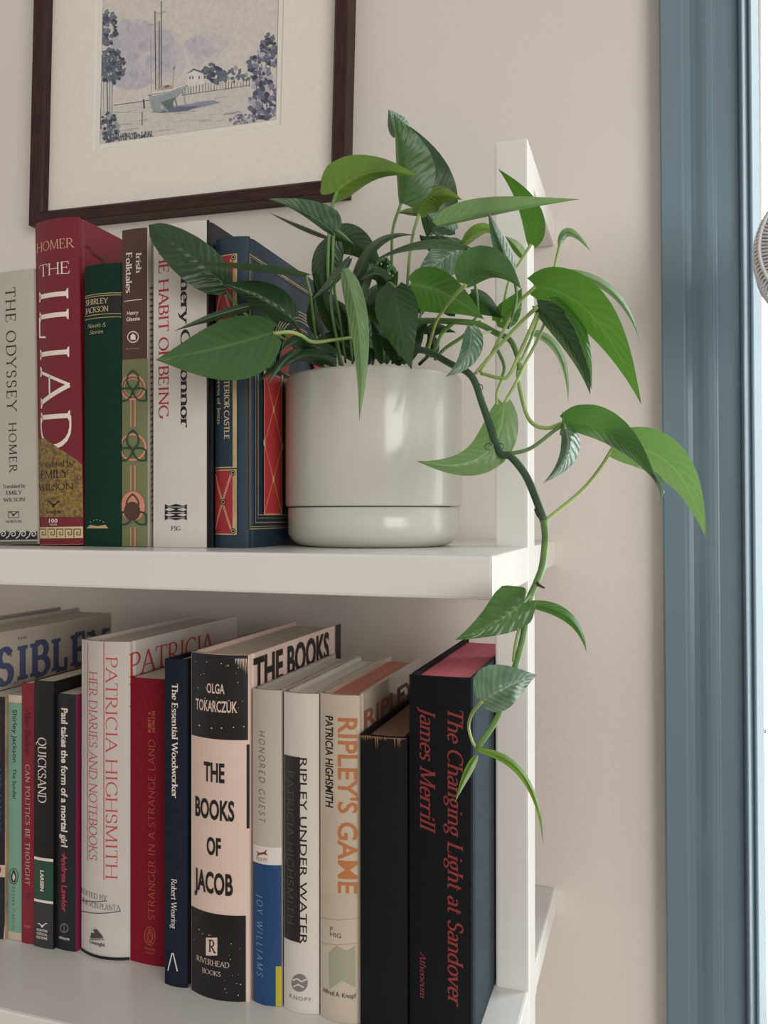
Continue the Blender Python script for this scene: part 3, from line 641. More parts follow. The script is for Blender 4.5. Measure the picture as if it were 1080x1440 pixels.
b = Book('hardback_book', 'red hardback with thin gold title reading upward, beside the wide white hardback', -.3592, -.3290, .5062, ZB, .2045, .137, cloth('red', 124, 20, 38), False, .0010, group=LG)
gd = ink(172, 92, 62)
b.text('STRANGER IN A STRANGE LAND', 209, 1040, 218, 1294, gd, 90, 'deco'); b.text('ROBERT A.', 208.5, 1000, 212.5, 1030, gd, 90, 'deco_bold'); b.text('HEINLEIN', 214, 1000, 218, 1030, gd, 90, 'deco_bold')
body, belly = penguin(211, 1316, 19); b.pline(circ(211, 1316, 7.2, 13), .9, gd, 'logo_oval', closed=True); b.pline(body, .9, gd, 'logo', closed=True); b.pline(belly, .7, gd, 'logo_belly', closed=True)
b.text('PENGUIN', 203.5, 1332.5, 218.5, 1335.8, gd, 0, 'sans'); b.text('GALAXY', 204.5, 1338, 217.5, 1341.2, gd, 0, 'sans')

b = Book('hardback_book', 'narrow navy hardback with white serif title and white compass mark', -.3190, -.3015, .4885, ZB, .2230, .152, cloth('navy', 28, 34, 50), True, .0014, group=LG)
b.text('The Essential Woodworker', 242, 961, 250, 1122, wi, -90, 'serif_bold'); b.text('Robert Wearing', 241, 1236, 248.5, 1306, wi, -90, 'serif'); b.pline([(236.5, 1364), (242, 1341), (244, 1341), (249.5, 1365)], 1.8, wi, 'compass_mark')

jp, jb = paper('jacob_pink', 214, 190, 178), mat('jacket_jacob_black', C(17, 16, 18), .4, nscale=160, col2=C(22, 20, 22))
b = Book('hardback_book', 'thick black and pale pink hardback with bold condensed black title', -.2975, -.2535, .4875, ZB, .2292, .165, jp, True, .0052, group=LG, pages=cream)
b.band('black_head', 915, 1040, jb, 262, 349); b.band('black_foot', 1286, 1412, jb, 262, 346); b.band('black_edge', 1046, 1164, jb, 347, 360)
b.text('OLGA', 291, 961, 316, 975, jp, 0, 'sans_bold'); b.text('TOKARCZUK', 275.5, 985, 334, 1001, jp, 0, 'sans_bold')
for t, a in (('THE', (287, 1072, 316, 1099)), ('BOOKS', (275, 1124, 330, 1152)), ('OF', (291, 1177, 311, 1202)), ('JACOB', (274, 1226, 328, 1256))): b.text(t, *a, blk, 0, 'sans_heavy')
b.ppoly([[(290, 1318), (306, 1318), (306, 1343), (290, 1343)]], jp, 'logo_plate'); b.text('R', 294, 1322, 303, 1339, blk, 0, 'serif_bold'); b.text('RIVERHEAD', 277, 1350, 323, 1357.5, ink(196, 176, 164), 0, 'serif'); b.text('BOOKS', 285, 1364, 311, 1370.5, ink(196, 176, 164), 0, 'serif')
b.ppoly([circ(random.uniform(272, 345), random.uniform(930, 1036), random.uniform(.5, 1.3), n=5) for _ in range(26)] + [circ(random.uniform(272, 340), random.uniform(1290, 1400), random.uniform(.4, 1.0), n=5) for _ in range(18)], ink(190, 176, 168), 'wear_speckle')
b.ppoly([[(331 + 2.2 * i, 926), (332.4 + 2.2 * i, 926), (332 + 2.4 * i, 934 + i * 2.2)] for i in range(8)], jp, 'worn_corner')
z_a, z_b = b.px(365, 922, 'cover')[1], b.px(365, 968, 'cover')[1]; ya, yb = b.px(356, 940, 'cover')[0], b.px(462, 920, 'cover')[0]
P_, w_ = STY['sans_heavy']('THE BOOKS'); b.polys('cover_lettering', [[(ya + p[0] / w_ * (yb - ya), z_b + p[1] * (z_a - z_b)) for p in q] for q in P_], blk, 'cover')
b.grid('cover_edge', b.d - .012, b.d - .0003, .0, b.h, jb, 'cover', na=1)

b = Book('hardback_book', 'hardback split grey above and blue below with a white band between', -.2522, -.2312, .4895, ZB, .2068, .142, paper('guest_grey', 180, 173, 163), True, .0026, group=LG, pages=pale, side_m=paper('guest_side', 176, 168, 158))
b.band('white_band', 1191, 1216, ink(212, 204, 196)); b.band('blue_panel', 1216, 1416, paper('guest_blue', 20, 66, 110)); b.band('yellow_corner', 1358, 1416, ink(176, 166, 40), 388, 400)
b.text('HONORED GUEST', 364.5, 1027, 372.5, 1156, ink(84, 78, 74), -90, 'deco_wide'); b.ppoly([[(360, 1196), (365, 1199), (371, 1198), (376, 1194), (374, 1199), (377, 1203), (371, 1201), (365, 1202), (361, 1204), (363, 1200)]], ink(110, 46, 40), 'logo'); b.text('KNOPF', 360.5, 1206, 377, 1211, ink(150, 130, 118), 0, 'serif'); b.text('JOY WILLIAMS', 361.5, 1257, 369.5, 1372, ink(120, 160, 190), -90, 'deco_wide')

b = Book('hardback_book', 'white hardback in clear wrapper with tall black panel and sideways black title', -.2295, -.2048, .4895, ZB, .2062, .142, mat('jacket_water', C(206, 200, 192), .2, noise=.03, nscale=20, coat=.5), True, .0034, group=LG, pages=pale)
b.band('black_panel', 1065, 1326, ink(38, 36, 38, rough=.25), 398, 422)
b.text('PATRICIA HIGHSMITH', 404, 1083, 412.5, 1300, ink(84, 82, 84), -90, 'deco'); b.text('RIPLEY UNDER WATER', 421.5, 1066, 432.5, 1328, blk, -90, 'deco_bold' if False else 'sans')
gy = ink(120, 116, 114); b.ppoly([circ(421.5, 1382, 11.5, 12.5, 24)], gy, 'logo'); b.pline([(412, 1378), (418, 1376), (424, 1380), (431, 1377)], 2, wht, 'logo_line'); b.pline([(413, 1387), (420, 1384), (427, 1388)], 2, wht, 'logo_line'); b.text('KNOPF', 407.5, 1401, 438, 1407, gy, 0, 'sans_wide')

b = Book('hardback_book', 'stained beige library hardback with orange-brown sideways title and pink page tops', -.2034, -.1762, .4885, ZB, .2072, .142, mat('jacket_game', C(190, 178, 160), .25, noise=.08, nscale=30, coat=.4), True, .0034, group=LG, pages=page_mat('salmon', (.62, .25, .2)))
b.text("RIPLEY'S GAME", 476, 1010, 504, 1257, ink(176, 112, 66), -90, 'sans_bold'); b.text('PATRICIA HIGHSMITH', 458, 1007, 469, 1135, blk, -90, 'sans_bold')
b.text('F', 464.5, 1303, 469, 1309.5, ink(80, 76, 72), 0, 'sans'); b.text('HIG', 464.5, 1311.5, 480, 1318, ink(80, 76, 72), 0, 'sans'); b.text('Alfred A. Knopf', 454, 1395, 501, 1402, blk, 0, 'sans')
b.pline([(452, 1290), (506, 1290)], .6, ink(160, 148, 132), 'label_edge'); b.pline([(452, 1325), (506, 1325)], .6, ink(160, 148, 132), 'label_edge')
stain = mat('stain', C(160, 152, 134), .4, nscale=260, col2=C(150, 158, 134)); b.ppoly([[(463, 1340), (474, 1330), (489, 1338), (499, 1330), (500, 1388), (482, 1378), (464, 1390)]], stain, 'stain')
ya, yb = b.px(512, 1020, 'cover')[0], b.px(574, 975, 'cover')[0]; z_a = b.px(520, 985, 'cover')[1]
P_, w_ = STY['sans_bold']("RIPLEY'S"); b.polys('cover_lettering', [[(ya + p[0] / w_ * (yb - ya) * 1.4, z_a - .017 + p[1] * .013) for p in q] for q in P_], ink(150, 92, 74), 'cover')

bkm = cloth('black', 22, 22, 22)
b = Book('hardback_book', 'plain black cloth hardback with frayed head and brown page tops', -.1750, -.1444, .4855, ZB, .1838, .136, bkm, True, .0022, group=LG, pages=tanpg)
fr = ink(150, 112, 84)
b.ppoly([[(506 + 2.4 * i, 1034), (507.8 + 2.4 * i, 1034), (507.4 + 2.4 * i, 1038 + random.uniform(1, 4) + (12 if i in (9, 10, 20, 22, 23) else 0))] for i in range(27)], fr, 'frayed_edge')

sb = cloth('sandover', 15, 18, 23); sr = ink(128, 44, 42)
b = Book('hardback_book', 'tall black cloth hardback with dark red italic title and pink page tops', -.1436, -.1034, .4880, ZB, .2225, .162, sb, True, .0016, group=LG, pages=pinkpg, side_m=cloth('sandover_lit_side', 40, 52, 60))  # front cover: same black cloth lightened, light from the right put into its colour
b.text('The Changing Light at Sandover', 630, 993, 651, 1412, sr, -90, 'italic'); b.text('James Merrill', 591, 993, 612, 1166, sr, -90, 'italic'); b.text('Atheneum', 591, 1339, 599, 1403, sr, -90, 'italic')

# ------------------------------------------------------------------ framed watercolour
YG = YW - .006                                   # plane of the mat board
fr_tilt = .026
FL, FR_, FB, FT = onY(46, 300, YW - .021).x, onY(503, 200, YW).x, .3015, .770      # outer frame (before tilt) on the wall
fc = Vector(((FL + FR_) / 2, YW, (FB + FT) / 2))
pic = tag(empty('picture_frame', fc), 'dark walnut framed watercolour of a beached sailboat hanging on the wall', 'picture')
pic.rotation_euler = (0, fr_tilt, 0)
PM = Matrix.Translation(fc) @ Matrix.Rotation(fr_tilt, 4, 'Y'); PMi = PM.inverted()
walnut = mat('walnut', (.046, .018, .017), .5, noise=.4, nscale=30, stretch=(8, 8, 1.2), spec=.25)
walnut_h = mat('walnut_horizontal', (.046, .018, .017), .5, noise=.4, nscale=30, stretch=(1.2, 8, 8), spec=.25)
hw, hh, fwid, fdep = (FR_ - FL) / 2, (FT - FB) / 2, .0148, .021
def rail(x0, z0, x1, z1, m):   # mitred rail between two outer corners; inner corners move inward
    def inn(x, z): return (x - math.copysign(fwid, x), z - math.copysign(fwid, z))
    A, B = (x0, z0), (x1, z1); a, b_ = inn(*A), inn(*B)
    pf = [(0, -.0005), (0, -fdep + .001), (.06, -fdep), (.8, -fdep + .0005), (.9, -fdep + .003), (1, -fdep + .0045), (1, -.0005)]
    V = [(P[0] + (Q[0] - P[0]) * t, y, P[1] + (Q[1] - P[1]) * t) for P, Q in ((A, a), (B, b_)) for t, y in pf]
    n = len(pf); F = [(i, (i + 1) % n, n + (i + 1) % n, n + i) for i in range(n)] + [tuple(range(n)), tuple(range(n, 2 * n))[::-1]]
    mesh_obj('frame_rail', V, F, m, pic)
rail(-hw, -hh, hw, -hh, walnut_h); rail(-hw, hh, hw, hh, walnut_h); rail(-hw, -hh, -hw, hh, walnut); rail(hw, -hh, hw, hh, walnut)
def ppx(u, v, y=YG):
    o = PMi @ Vector((0, 0, 0)); d = PMi.to_3x3() @ ray(u, v); k = (y - YW - o.y) / d.y; p = o + d * k; return p.x, p.z
ax0, az0 = ppx(139, 204); ax1, _ = ppx(389, 170); az1 = az0 + .222
matm = mat('mat_board', (.88, .835, .745), .9, noise=.03, nscale=300, bump=.1, bscale=1500); matb = mat('mat_bevel', (.78, .75, .70), .8)
def ring(name, o, i, yo, yi, m):
    V = [(o[0], yo, o[2]), (o[1], yo, o[2]), (o[1], yo, o[3]), (o[0], yo, o[3]), (i[0], yi, i[2]), (i[1], yi, i[2]), (i[1], yi, i[3]), (i[0], yi, i[3])]
    return mesh_obj(name, V, [(0, 1, 5, 4), (1, 2, 6, 5), (2, 3, 7, 6), (3, 0, 4, 7)], m, pic)
g1 = .0058
O = (-hw + .008, hw - .008, -hh + .008, hh - .008); I1 = (ax0 - g1, ax1 + g1, az0 - g1, az1 + g1); I2 = (I1[0] + .0012, I1[1] - .0012, I1[2] + .0012, I1[3] - .0012); I3 = (ax0, ax1, az0, az1); I4 = (ax0 + .001, ax1 - .001, az0 + .001, az1 - .001)
ring('mat_board', O, I1, -.0085, -.0085, matm); ring('mat_bevel', I1, I2, -.0085, -.0072, matb); ring('mat_board', I2, I3, -.0072, -.0072, matm); ring('mat_bevel', I3, I4, -.0072, -.0060, matb)
# painting: flat print built from brush-dab polygons on the sheet
PC = {'paper': (210, 203, 195), 'wash': (190, 186, 192), 'wash2': (178, 175, 187), 'wash3': (200, 195, 196), 'ground': (204, 199, 192), 'slate': (100, 106, 124), 'navy': (72, 80, 102), 'green': (98, 112, 118), 'sage': (150, 160, 158), 'dark': (62, 62, 78), 'tan': (176, 160, 144), 'white': (218, 214, 210), 'mauve': (128, 126, 146), 'shade': (140, 146, 172)}
PCN = list(PC); pmats = [mat('watercolour_' + k, C(*PC[k]), .9, noise=.08, nscale=240) for k in PCN]
PV, PF, PI = [], [], []
lay = [0]
def dab(pts, c):
    lay[0] += 1; y = -.0058 - .0000004 * lay[0]; k = len(PV)
    for u, v in pts:
        x, z = ppx(u, v); x = max(ax0 + .0012, min(ax1 - .0012, x)); z = max(az0 + .0012, min(az1 - .0012, z)); PV.append((x, y, z))
    PF.append(tuple(range(k, k + len(pts)))); PI.append(PCN.index(c))
rp = random.Random(3)
def blob(cx, cy, r, c, n=9, j=.35, ry=None):
    dab([(cx + r * (1 + rp.uniform(-j, j)) * math.cos(2 * math.pi * i / n), cy + (ry or r) * (1 + rp.uniform(-j, j)) * math.sin(2 * math.pi * i / n)) for i in range(n)], c)
def scatter(x0, x1, y0, y1, n, r0, r1, cols):
    for _ in range(n):
        a = rp.uniform(0, 2 * math.pi); q = math.sqrt(rp.random())
        blob((x0 + x1) / 2 + (x1 - x0) / 2 * q * math.cos(a), (y0 + y1) / 2 + (y1 - y0) / 2 * q * math.sin(a), rp.uniform(r0, r1), rp.choice(cols), 7, .45)
def ln(pts, w, c):
    for p in line_polys(pts, w): dab(p, c)
dab([(100, 230), (440, 190), (440, -340), (100, -340)], 'paper')
for cx, cy, r, ry in ((185, 70, 32, 48), (178, 100, 34, 28), (205, 62, 26, 34), (232, 75, 26, 36), (250, 85, 12, 22)): blob(cx, cy, r, 'wash3', 16, .14, ry)
for cx, cy, r, ry in ((288, 66, 28, 20), (305, 60, 16, 10), (276, 76, 14, 18)): blob(cx, cy, r, 'wash3', 16, .16, ry)
for cx, cy, r, ry in ((180, 62, 22, 36), (172, 92, 26, 26), (205, 52, 14, 24), (186, 108, 30, 18), (228, 66, 18, 24), (236, 86, 14, 18)): blob(cx, cy, r, 'wash', 14, .2, ry)
for cx, cy, r, ry in ((278, 64, 18, 12), (292, 72, 12, 8)): blob(cx, cy, r, 'wash', 12, .2, ry)
scatter(160, 222, 35, 125, 26, 4, 9, ['wash2', 'wash', 'wash']); scatter(222, 248, 50, 100, 10, 3, 7, ['wash2', 'wash']); scatter(264, 304, 52, 80, 9, 2, 6, ['wash2', 'wash'])
dab([(139, 150), (215, 143), (300, 128), (390, 108), (390, 175), (139, 210)], 'ground')
for k in range(46): x = rp.uniform(145, 350); y = 158 + (200 - 158) * rp.random() - (x - 140) * .13; ln([(x, y), (x + rp.uniform(6, 26), y - rp.uniform(.5, 3.5))], rp.uniform(.4, 1.3), rp.choice(['tan', 'wash3', 'wash', 'sage']))
ln([(160, 148), (210, 141)], 1.2, 'green'); ln([(255, 134), (350, 120)], 1, 'green')
scatter(284, 318, 90, 118, 46, 2, 4.6, ['green', 'slate', 'dark', 'green', 'navy']); scatter(308, 352, 96, 116, 34, 1.5, 3.6, ['green', 'slate', 'green', 'sage'])
for k in range(24): x = 256 + k * 4.1; ln([(x, 116 - (x - 256) * .04 + rp.uniform(0, 3)), (x + rp.uniform(-.6, .6), 133 - (x - 256) * .12)], rp.uniform(.5, 1.1), rp.choice(['dark', 'slate', 'green']))
dab([(263, 122), (263, 104), (274, 98), (286, 102), (287, 118)], 'white'); dab([(261, 105), (272, 96), (288, 101), (287, 104), (273, 99)], 'slate')
for x in (266, 270, 279): dab([(x, 107), (x + 2, 106.6), (x + 2, 111), (x, 111.4)], 'slate')
# trees left
for x in (141, 145, 150, 154, 158): ln([(x, 100), (x + rp.uniform(-1, 2), 176)], rp.uniform(.8, 1.8), rp.choice(['slate', 'sage', 'green']))
scatter(138, 164, 14, 62, 90, 1.4, 4.4, ['slate', 'navy', 'green', 'dark', 'mauve']); scatter(139, 176, 68, 116, 120, 1.4, 4.2, ['slate', 'navy', 'green', 'dark', 'green'])
scatter(139, 166, 160, 200, 80, 1.2, 3.6, ['slate', 'navy', 'green', 'sage', 'dark']); scatter(150, 216, 188, 200, 60, .8, 2.2, ['navy', 'slate', 'green'])
for k in range(40): x = rp.uniform(150, 216); ln([(x, 199 - (x - 140) * .08), (x + rp.uniform(-2, 3), 190 - (x - 140) * .08)], .7, rp.choice(['dark', 'navy']))
# trees right
for x in (362, 368, 374, 380): ln([(x, 90), (x + rp.uniform(-2, 3), 160)], rp.uniform(.8, 1.6), rp.choice(['mauve', 'slate']))
scatter(366, 392, 48, 92, 70, 1.4, 4.2, ['mauve', 'slate', 'slate', 'dark', 'navy']); scatter(349, 392, 72, 120, 90, 1.4, 4.2, ['mauve', 'slate', 'dark', 'wash2'])
scatter(350, 392, 112, 170, 120, 1.6, 4.8, ['mauve', 'slate', 'slate', 'dark', 'wash2', 'navy']); scatter(322, 362, 160, 178, 36, 1.2, 3.2, ['mauve', 'slate', 'wash2'])
# boat
dab([(212, 158), (250, 158), (310, 144), (300, 141), (262, 147), (240, 150)], 'shade'); dab([(222, 159), (262, 156), (282, 149), (250, 150)], 'slate')
dab([(209, 133), (216, 130), (240, 126), (264, 119), (258, 128), (248, 137), (238, 141), (240, 157), (234, 157), (226, 145), (226, 158), (216, 157), (212, 146)], 'sage')
dab([(209, 133), (216, 129), (240, 125), (264, 118), (262, 122), (240, 130), (216, 135)], 'white'); dab([(226, 144), (238, 140), (246, 137), (243, 146), (247, 157), (238, 157), (232, 150)], 'green')
dab([(222, 128), (222, 123), (236, 119), (243, 121), (243, 125)], 'tan'); dab([(230, 122), (236, 119.5), (240, 121), (234, 124)], 'slate')
ln([(209, 134), (240, 129), (264, 120)], .8, 'dark'); ln([(258, 130), (262, 150)], 1.6, 'sage'); ln([(246, 138), (250, 152)], 1.4, 'green')
for a in ([(227, 122), (227, 2)], [(219, 126), (218, 16)], [(224, 123), (224, 30)]): ln(a, 1.1, 'dark')
for a in ([(219, 19), (234, 16)], [(209, 36), (222, 33)], [(243, 122), (245, 92)], [(213, 132), (212, 50)]): ln(a, .7, 'tan')
dab([(243, 98), (246, 92), (246, 97)], 'mauve'); ln([(203, 152), (202, 140)], 2, 'dark'); ln([(200, 176), (200, 158)], 1.2, 'green')
for k in range(9): ln([(315 + 2.7 * k, 162 - .5 * k + rp.uniform(-1, 1)), (317.4 + 2.7 * k, 160 - .5 * k + rp.uniform(-1.4, 1.4))], .5, 'dark')
mesh_obj('painting', PV, PF, None, pic, mats=pmats, midx=PI)
v, f = box_data(-hw + .008, hw - .008, -.0125, -.0115, -hh + .008, hh - .008)
mesh_obj('glass_pane', v, f, glass_material('picture_glass', .02, .05, 1.0), pic)

# ------------------------------------------------------------------ small fan by the window
fan_c = onY(1165, 348, .60)
fan = tag(empty('pedestal_fan', (fan_c.x, fan_c.y, ZF)), 'small white fan with radial guard wires standing before the bright window', 'fan')
fm = mat('fan_plastic', (.76, .74, .76), .35)
fz = fan_c.z - ZF; FRAD = .0445
def circ3(r, y, n=40): return [(r * math.cos(2 * math.pi * i / n), y, fz + r * math.sin(2 * math.pi * i / n)) for i in range(n + 1)]
for y, r in ((-.014, FRAD * .97), (.0, FRAD), (.014, FRAD * .97)): tube('guard_ring', circ3(r, y), .0012, .0012, fm, fan, 6, 1)
V0 = None
for i in range(110):
    a = 2 * math.pi * i / 110; ca, sa = math.cos(a), math.sin(a); a2 = a + .25; cb, sb_ = math.cos(a2), math.sin(a2)
    tube('guard_wire', [(.012 * cb, -.022, fz + .012 * sb_), (FRAD * .6 * math.cos(a + .1), -.021, fz + FRAD * .6 * math.sin(a + .1)), (FRAD * .97 * ca, -.014, fz + FRAD * .97 * sa), (FRAD * ca, 0, fz + FRAD * sa), (FRAD * .97 * ca, .014, fz + FRAD * .97 * sa)], .0008, .0008, fm, fan, 5, 2)
def disc(name, r, y0, y1, m, n=28):
    prof = [(r * math.cos(2 * math.pi * i / n), r * math.sin(2 * math.pi * i / n)) for i in range(n)]
    V = [(p[0], y0, fz + p[1]) for p in prof] + [(p[0] * .9, y1, fz + p[1] * .9) for p in prof]
    return mesh_obj(name, V, [(i, (i + 1) % n, n + (i + 1) % n, n + i) for i in range(n)] + [tuple(range(n))[::-1], tuple(range(n, 2 * n))], m, fan)
disc('hub_cap', .0125, -.02, -.0245, fm); disc('motor_housing', .0435, .012, .045, mat('fan_grey_plastic', (.50, .47, .52), .5))
for k in range(5):
    a = 2 * math.pi * k / 5; V = []
    for r, w0, tw in ((.008, .3, .5), (.022, .5, .35), (.036, .5, .25)):
        for s_ in (-1, 1): V.append((r * math.cos(a + s_ * w0), s_ * r * tw * .4, fz + r * math.sin(a + s_ * w0)))
    V += [(x, y + .001, z) for x, y, z in V]
    mesh_obj('blade', V, [(0, 1, 3, 2), (2, 3, 5, 4), (6, 8, 9, 7), (8, 10, 11, 9), (0, 6, 7, 1), (4, 5, 11, 10), (0, 2, 8, 6), (2, 4, 10, 8), (1, 7, 9, 3), (3, 9, 11, 5)], fm, fan)
tube('pole', [(0, .03, fz - .02), (0, .03, fz * .5), (0, .03, .012)], .008, .009, fm, fan, 14, 2)
lathe('base', [(0, .0), (.085, .0), (.09, .006), (.085, .012), (.02, .02), (0, .02)], fm, fan, 40, (0, .03, .0003))

# ------------------------------------------------------------------ potted pothos
PX, PY = -.1898, .5555
plant = tag(empty('potted_pothos', (PX, PY, ZU + .0002)), 'trailing green pothos in a white ceramic pot at the end of the shelf', 'plant')
pot_m = mat('pot_glaze', (.58, .57, .51), .16, noise=.02, nscale=10, bump=.02, bscale=40)
RP = .0630
# saucer drum below, pot body above with a fine shadow gap
lathe('saucer', [(0, 0), (RP * .80, 0), (RP * .86, .0012), (RP * .93, .0042), (RP * .972, .0085), (RP * .975, .0262), (RP * .965, .0268), (RP * .9, .0268), (RP * .88, .008), (0, .008)], pot_m, plant, 96)
lathe('pot', [(0, .0085), (RP * .84, .0085), (RP * .86, .0275), (RP * .985, .0275), (RP, .0290), (RP, .1160), (RP * .99, .1178), (RP * .965, .1178), (RP * .955, .1165), (RP * .95, .0985)], pot_m, plant, 96)
lathe('soil', [(0, .1010), (RP * .5, .1015), (RP * .951, .0985)], mat('soil', (.035, .024, .017), .95, noise=.5, nscale=400, bump=1, bscale=500), plant, 48)
PO = plant.location
def pp3(u, v, y): return onY(u, v, y) - PO

def leaf_mat(name, base, second, sss, vein, rough=.33, var=.35, spec=.5, bump=.20):
    m = bpy.data.materials.new(name); m.use_nodes = True; nt = m.node_tree; p = nt.nodes['Principled BSDF']; out = nt.nodes['Material Output']
    uv = nd(nt, 'ShaderNodeUVMap'); sep = nd(nt, 'ShaderNodeSeparateXYZ'); nt.links.new(uv.outputs[0], sep.inputs[0])
    def math_(op, a, b=None, c=None):
        n = nd(nt, 'ShaderNodeMath', operation=op)
        for i, q in enumerate((a, b, c)):
            if q is None: continue
            if hasattr(q, 'is_linked'): nt.links.new(q, n.inputs[i])
            else: n.inputs[i].default_value = q
        return n.outputs[0]
    t = sep.outputs[0]; w = math_('ABSOLUTE', math_('SUBTRACT', math_('MULTIPLY', sep.outputs[1], 2.0), 1.0))
    tc = nd(nt, "ShaderNodeTexCoord"); no = nd(nt, 'ShaderNodeTexNoise'); no.inputs['Scale'].default_value = 130; no.inputs['Detail'].default_value = 4
    nt.links.new(tc.outputs['Object'], no.inputs['Vector'])
    n3 = nd(nt, 'ShaderNodeTexNoise'); n3.inputs['Scale'].default_value = 70; nt.links.new(tc.outputs['Object'], n3.inputs['Vector'])
    ph = math_('ADD', math_('SUBTRACT', math_('MULTIPLY', t, 62.0), math_('MULTIPLY', w, 15.0)), math_('MULTIPLY', n3.outputs['Fac'], 9.0)); vein_w = math_('SINE', ph)
    fac = math_('ADD', math_('MULTIPLY', math_('SUBTRACT', no.outputs['Fac'], .5), 3.2 * var), math_('MULTIPLY', vein_w, .04 + .1 * var)); fac = math_('ADD', fac, .35)
    mx = nd(nt, 'ShaderNodeMix', data_type='RGBA'); mx.inputs['A'].default_value = (*base, 1); mx.inputs['B'].default_value = (*second, 1)
    cl = nd(nt, 'ShaderNodeClamp'); nt.links.new(fac, cl.inputs[0]); nt.links.new(cl.outputs[0], mx.inputs['Factor'])
    mid = math_('LESS_THAN', w, .045); m2 = nd(nt, 'ShaderNodeMix', data_type='RGBA'); nt.links.new(mid, m2.inputs['Factor']); nt.links.new(mx.outputs['Result'], m2.inputs['A']); m2.inputs['B'].default_value = (*vein, 1)
    nt.links.new(m2.outputs['Result'], p.inputs['Base Color']); p.inputs['Roughness'].default_value = rough; p.inputs['Specular IOR Level'].default_value = spec
    bp = nd(nt, 'ShaderNodeBump'); bp.inputs['Strength'].default_value = bump; bp.inputs['Distance'].default_value = .0012
    hgt = math_('ADD', math_('MULTIPLY', vein_w, math_('SUBTRACT', 1.0, math_('MULTIPLY', w, .5))), math_('MULTIPLY', math_('MINIMUM', math_('MULTIPLY', w, 6.0), 1.0), 1.5)); nt.links.new(hgt, bp.inputs['Height']); nt.links.new(bp.outputs[0], p.inputs['Normal'])
    tr = nd(nt, 'ShaderNodeBsdfTranslucent'); tr.inputs['Color'].default_value = (*sss, 1); ms = nd(nt, 'ShaderNodeMixShader'); ms.inputs[0].default_value = .30
    nt.links.new(p.outputs[0], ms.inputs[1]); nt.links.new(tr.outputs[0], ms.inputs[2]); nt.links.new(ms.outputs[0], out.inputs[0])
    return m
LM = {
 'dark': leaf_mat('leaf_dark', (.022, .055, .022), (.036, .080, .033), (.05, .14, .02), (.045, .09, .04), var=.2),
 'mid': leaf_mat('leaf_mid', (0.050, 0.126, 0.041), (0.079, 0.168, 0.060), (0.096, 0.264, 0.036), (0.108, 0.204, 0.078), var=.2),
 'vivid': leaf_mat('leaf_vivid', (0.058, 0.166, 0.031), (0.090, 0.211, 0.045), (0.096, 0.256, 0.019), (0.141, 0.282, 0.077), var=.2),
 'bright': leaf_mat('leaf_bright', (0.138, 0.247, 0.040), (0.172, 0.299, 0.052), (0.230, 0.414, 0.034), (0.253, 0.391, 0.115), var=.12),
 'pale': leaf_mat('leaf_pale', (0.144, 0.256, 0.106), (0.237, 0.362, 0.175), (0.175, 0.350, 0.075), (0.312, 0.450, 0.225), var=.3),
 'silver': leaf_mat('leaf_silver', (0.072, 0.156, 0.094), (0.276, 0.384, 0.288), (0.108, 0.240, 0.096), (0.288, 0.396, 0.264), rough=.22, var=.55, bump=.24),
 'gloss': leaf_mat('leaf_gloss', (.050, .135, .034), (.120, .215, .095), (.10, .26, .03), (.15, .27, .09), rough=.2, var=.4, bump=.22),
 'grey': leaf_mat('leaf_grey', (0.066, 0.116, 0.066), (0.110, 0.171, 0.105), (0.077, 0.176, 0.055), (0.132, 0.198, 0.110), var=.2),
}
stem_g = mat('stem_green', (.13, .26, .07), .45, noise=.3, nscale=60); stem_l = mat('stem_light', (.30, .42, .13), .4, noise=.2, nscale=60); stem_d = mat('stem_dark', (.035, .085, .04), .45, noise=.3, nscale=60)
SP = [(0, .30), (.06, .66), (.14, .88), (.25, 1.0), (.38, .985), (.52, .86), (.66, .65), (.8, .39), (.91, .17), (1, 0)]
SPB = [(0, .2), (.05, .5), (.14, .8), (.28, .97), (.42, 1.0), (.58, .95), (.74, .80), (.87, .58), (.96, .30), (1, 0)]
SPH = [(0, .60), (.05, .84), (.12, 1.0), (.25, .96), (.4, .80), (.55, .60), (.7, .40), (.85, .2), (1, 0)]
def sprof(t, SP=SP):
    for (a, x), (b_, y) in zip(SP[:-1], SP[1:]):
        if t <= b_: return x + (y - x) * (t - a) / (b_ - a)
    return 0
